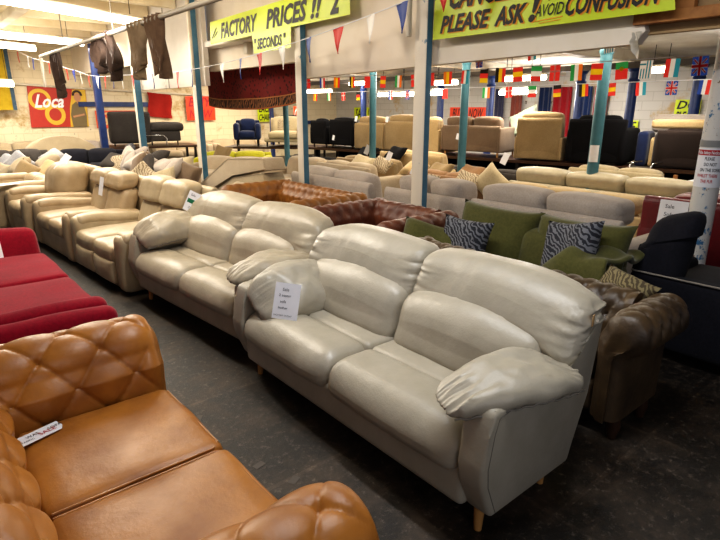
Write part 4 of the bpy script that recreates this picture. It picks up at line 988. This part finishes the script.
pillow('round beige bolster left of the tan chesterfield',(3.28,6.28,.60),(90,0,-80),M['beige_fab'],.30,.30,.26,44)
gsofa('taupe sofa buried under a pile of grey cushions near the teal pillar',(2.75,9.4,0),FACE_NX,M['stone_fab'],W=1.9,D=.95,H=.66,n=2,aw=.2,ah=.58,seat=.42,bt=.22,legs=.05)
gg='pile of cushions on the taupe sofa'
pile=[(3.09,10.50,0.66,(65,27,-117),'zig','navy zigzag cushion at the far left end of the grey cushion pile'),
(3.21,10.35,0.66,(30,-34,-100),'mauve_grey','mauve cushion second from the left end of the grey cushion pile'),
(2.81,10.19,0.62,(30,8,-51),'dark_grey','charcoal cushion third from the left end of the grey cushion pile'),
(2.81,10.04,0.58,(61,-13,-68),'zigcream','cream patterned cushion left of the middle of the grey cushion pile'),
(2.90,9.88,0.69,(64,9,-100),'mauve_grey','mauve cushion atop the left of the middle of the grey cushion pile'),
(3.17,9.72,0.55,(54,39,-64),'brown_fab','brown cushion in the middle low of the grey cushion pile'),
(2.82,9.57,0.54,(70,-40,-94),'mauve_grey','mauve cushion atop the middle of the grey cushion pile'),
(3.18,9.41,0.69,(25,-19,-83),'dark_grey','charcoal cushion right of the middle of the grey cushion pile'),
(2.92,9.26,0.57,(71,40,-94),'zigcream','cream patterned cushion low right of the middle of the grey cushion pile'),
(2.85,9.11,0.69,(27,9,-82),'mauve_grey','mauve cushion leaning right of the middle of the grey cushion pile'),
(2.76,8.95,0.61,(74,-22,-87),'brown_fab','brown cushion atop the right side of the grey cushion pile'),
(2.79,8.79,0.59,(53,35,-120),'dark_grey','charcoal cushion third from the right end of the grey cushion pile'),
(3.08,8.64,0.65,(19,-1,-75),'mauve_grey','mauve cushion second from the right end of the grey cushion pile'),
(3.20,8.48,0.62,(35,-17,-59),'cream_fab','plain cream cushion low by the right end of the grey cushion pile'),
(3.01,8.33,0.57,(31,-38,-75),'mauve_grey','mauve cushion at the far right end of the grey cushion pile'),
(3.21,8.18,0.54,(65,13,-74),'brown_fab','brown cushion tipped over at the right end of the grey cushion pile')]
for k,(x,y,z,rot,mt,l) in enumerate(pile): pillow(l,(x+.1,y,z+.10),rot,M[mt],.52,.44,.2,50+k,gg)
pillow('small cream cushion on the headrest between the beige and cream recliners',(2.4,7.35,.76),(50,30,-70),M['zigcream'],.42,.36,.14,70)
pillow('small cream cushion right of the first one behind the recliner headrests',(2.4,6.7,.76),(60,-20,-60),M['cream_fab'],.40,.36,.14,71)
# left pile of pale cushions (0-55,155-185)
gsofa('tan sofa carrying a pile of pale cushions at the left',(1.55,11.35,0),FACE_NX,M['sand_fab'],W=1.9,D=1.0,H=.62,n=2,aw=.2,ah=.55,seat=.42,bt=.2,legs=.04)
gl='pale cushions heaped at the left'
left=[(1.55,10.55,0.59,(70,20,-60),'tan_fab','tan cushion at the right front of the left heap'),(1.85,10.35,0.63,(60,5,-80),'sand_fab','sand cushion at the right end of the left heap'),(1.5,11.05,0.63,(60,-20,-70),'beige_fab','beige cushion in the middle of the left heap'),(1.6,11.5,0.67,(65,30,-60),'pale_blue','pale blue-grey cushion in the left heap behind the beige one'),(1.5,12.0,0.63,(60,10,-70),'pale_blue','pale blue-grey cushion at the far end of the left heap'),(1.95,11.0,0.71,(45,-10,-90),'stone_fab','stone cushion atop the left heap'),(1.3,11.5,0.53,(65,10,-60),'beige_fab','beige cushion low at the left of the heap'),(2.15,11.5,0.75,(40,15,-80),'pale_blue','flat pale blue cushion behind the left heap'),(1.35,12.4,0.57,(60,-10,-80),'pale_blue','pale blue cushion nearest the left edge')]
for k,(x,y,z,rot,mt,l) in enumerate(left): pillow(l,(x,y,z),(rot[0]-12,rot[1],rot[2]),M[mt],.50,.42,.22,80+k,gl)
gsofa('black fabric sofa with slumped cushions behind the left heap',(3.1,13.2,0),R(-20),M['navy'],W=1.6,D=.9,H=.74,n=2,aw=.2,ah=.6,seat=.42,bt=.25,puff=.06,legs=.04)
gsofa('charcoal sofa running off the left edge before the far wall',(1.9,14.0,0),R(0),M['dark_grey'],W=1.6,D=.8,H=.74,n=2,aw=.2,ah=.6,seat=.42,bt=.25,legs=.04)
for k,(x,l,h,mt,y) in enumerate([(2.2,'taupe sofa along the far wall at the left edge',.80,'beige_fab',15.9),(4.3,'mauve-brown sofa along the far wall right of the rounded chair',.78,'mauve_grey',15.9),(6.4,'beige sofa along the far wall under the charcoal chaise',.66,'stone_fab',15.8),(8.4,'brown-grey sofa along the far wall behind the lime sofa',.68,'stone_fab',15.9)]):
    gsofa(l,(x,y,0),0,M[mt],W=1.9,D=.9,H=h,n=2,aw=.2,ah=.6,seat=.42,bt=.25,legs=.04)
def roundback():
    T=thing('round_chair','large rounded taupe cuddle chair before the far wall','armchair',(3.05,14.9,0),0)
    mb=MB(); mb.prism([(-.85,.1)]+[(-.85*math.cos(R(a)),.5+.5*math.sin(R(a))) for a in range(0,181,12)]+[(.85,.1)],.1,.45,'y',bev=.05); mb.build('back',M['beige_fab'],T)
    mb=MB(); mb.cush((0,0,.25),(1.5,.7,.4),.08,(0,0,.02),6); mb.build('seat',M['beige_fab'],T)
roundback()
gsofa('lime green fabric sofa left of the navy tub chair',(5.75,11.55,0),R(-40),M['lime'],W=1.7,D=.85,H=.66,n=2,aw=.16,ah=.56,seat=.42,bt=.25,puff=.05,legs=.04)
pillow('olive cushion on the lime green sofa',(5.6,11.6,.66),(60,10,-60),M['tan_fab'],.42,.38,.15,95)
gsofa('pale beige sofa between the cushion pile and the white pillar',(4.6,9.9,0),R(-60),M['stone_fab'],W=1.8,D=.85,H=.70,n=2,aw=.16,ah=.56,seat=.42,bt=.25,legs=.04)
gsofa('cream fabric sofa right of the stacked backs, left of the middle pillar',(5.1,8.4,0),FACE_NX,M['stone_fab'],W=1.3,D=.85,H=.78,n=2,aw=.16,ah=.56,seat=.42,bt=.25,legs=.04)
gsofa('black sofa below the black armchairs of the rack',(7.6,9.9,0),FACE_PX,M['black_fabric'],W=2.2,D=.7,H=.62,n=2,aw=.12,ah=.5,seat=.4,bt=.2,legs=.04)
# ---------------------------------------------------------------- tags and papers
def ptag(label,loc,rot,w,h,lines=(),band=None,cut=False):
    b=thing('price_tag',label,'price tag',loc,rot=tuple(R(x) for x in rot))
    mb=MB()
    pts=[(0,0),(w,0),(w,h),(0,h)] if not cut else [(0,0),(w*.93,0),(w,h*.35),(w,h),(0,h)]
    mb.prism(pts,0,.0012,'z'); mb.build('card',M['paper'],b,smooth=False)
    if band: mb=MB(); mb.box((w*.5,h*band,.0022),(w*.8,h*.2,.0006)); mb.build('band',M['green_ink'],b,smooth=False)
    for s,x,y,sz,mt in lines: text(s,sz,M[mt],b,(x*w,y*h,.0028),0,0,0)
    return b
ptag('white price card lying in the far corner of the orange chesterfield seat',(.085,2.03,.492),(2,2,20),.22,.065,[('WAS',.42,.5,.022,'ink'),('SALE',.60,.25,.03,'red_ink'),('SOFA',.78,.45,.022,'ink'),('FABRIC',.3,.2,.014,'ink'),('PRICE',.1,.4,.02,'red_ink')],cut=True)
ptag('white price card hung on the left arm pillow of the nearest grey sofa',(1.33,2.32,.60),(72,6,-46),.135,.19,[('Sale',.3,.78,.022,'ink'),('2 seater',.18,.62,.02,'ink'),('sofa',.25,.45,.02,'ink'),('leather',.2,.28,.018,'ink'),('FACTORY OUTLET',.06,.08,.0115,'ink')])
ptag('white price card with a green band on the back of the cream recliner',(1.90,4.84,.76),(75,22,-55),.13,.19,[('Sale',.2,.78,.03,'ink'),('SS',.35,.15,.03,'ink')],band=.52)
ptag('long white label hanging on the beige loveseat headrest',(1.72,6.95,.66),(80,8,-75),.08,.22)
ptag('white label on top of the puffy beige armchair',(1.52,8.2,.88),(55,25,-60),.11,.26)
ptag('white paper sheet lying on the crimson sofa seat back at the left edge',(.20,5.25,.45),(62,0,0),.30,.24,[('Sofa',.2,.6,.05,'ink'),('Sale',.2,.2,.05,'red_ink')])
ptag('white paper lying on the green blanket beside the dark chaise',(3.55,1.70,.765),(14,10,-20),.22,.12)
ptag('white card hung on the burgundy sofa beside the round pillar',(5.20,2.0,.62),(85,0,-90),.24,.24,[('Sale',.2,.7,.05,'ink'),('Sofa',.2,.4,.05,'ink')])
ptag('white paper lying on the left edge beige sofa arm',(.95,8.75,.64),(4,0,20),.26,.1)
for k,(x,y,z,l) in enumerate([(5.0,5.0,.84,'left of the mauve sofa with arched headrests'),(6.9,5.0,.86,'near the white corner cushion'),(6.3,6.9,.80,'left of the white pillar'),(6.5,7.7,.86,'beside the black cushion')]):
    ptag('small white price card sticking up '+l,(x,y,z),(80,20,-80),.10,.17)
for k,(x,y,z,l) in enumerate([(7.96,10.6,.92,'back of the wide black armchair on the rack'),(8.63,7.35,1.05,'back of the brown sofa on the rack'),(8.1,9.92,1.36,'top corner of the teal-crossed tan armchair'),(8.26,9.05,1.36,'top corner of the tan armchair left of the white pillar')]):
    ptag('white swing tag, '+l,(x,y,z),(85,10,-80),.07,.12)
mb=MB(); mb.box((0,0,0),(.022,.05,.002),M=rotm(z=R(10))); o=mb.build('fabric_tab',plain('beige_tab2','#c79a63',.7),O); o.location=(.74,.40,.752)
# ================================================================= LIGHT
w=bpy.data.worlds.new('world'); SC.world=w; w.use_nodes=True; bg=w.node_tree.nodes['Background']; bg.inputs[0].default_value=(.80,.84,1,1); bg.inputs[1].default_value=.17
def area(loc,rot,sx,sy,p,col,name):
    l=bpy.data.lights.new(name,'AREA'); l.shape='RECTANGLE'; l.size=sx; l.size_y=sy; l.energy=p*1.35; l.color=col
    o=bpy.data.objects.new(name,l); COL.objects.link(o); o.location=loc; o.rotation_euler=tuple(R(x) for x in rot); return o
# added cool fill standing in for daylight behind and right of the camera
area((-.2,-2.6,2.3),(68,0,-12),2.6,1.6,20,(.95,.95,1),'daylight_fill')
# added overhead fill areas in the front hall, without fixtures
area((1.6,1.7,3.1),(0,-6,0),.12,2.4,40,(.95,.97,1),'overhead_fill')
area((1.2,5.6,3.1),(0,0,0),.15,2.4,50,(1,.91,.77),'overhead_fill')
area((1.2,10.5,3.1),(0,0,0),1.2,2.4,48,(1,.92,.80),'overhead_fill')
area((3.0,14.0,3.0),(0,0,0),2.4,2,80,(1,.92,.80),'overhead_fill')
area((6.3,4.5,2.4),(0,0,0),.3,6,60,(1,.88,.70),'back_hall_area')  # area lights over the back hall, separate from the lit tubes
area((7.2,10.5,2.4),(0,0,0),.3,5,60,(1,.88,.70),'back_hall_area')
area((11.2,8,2.4),(0,0,0),.3,8,80,(1,.92,.80),'back_hall_area')
area((8,15,2.4),(0,0,0),3,.3,80,(1,.86,.64),'back_hall_area')

def pt(loc,p,col,r=.25):  # added point fills lifting walls and ceilings; no lamp body
    l=bpy.data.lights.new('fill_point','POINT'); l.energy=p; l.color=col; l.shadow_soft_size=r
    o=bpy.data.objects.new('fill_point',l); COL.objects.link(o); o.location=loc
pt((1.4,1.2,2.9),8,(1,.97,.93)); pt((1.8,4.6,2.85),42,(1,.91,.78)); pt((2.4,8.2,2.7),42,(1,.93,.83)); pt((1.6,13,2.6),32,(1,.93,.84)); pt((1.0,10.2,2.6),26,(1,.93,.84)); pt((3.1,11.5,2.6),28,(1,.93,.84)); pt((5.6,14,2.4),40,(1,.93,.84)); pt((2.9,6.2,3.0),18,(1,.93,.84))
pt((7.7,2.1,2.15),32,(1,.95,.88)); pt((7.0,7.5,2.15),44,(1,.92,.80)); pt((10.8,6.6,1.9),75,(1,.95,.90)); pt((10,12.5,2.1),60,(1,.92,.80)); pt((7.5,15,2.3),45,(1,.91,.78))
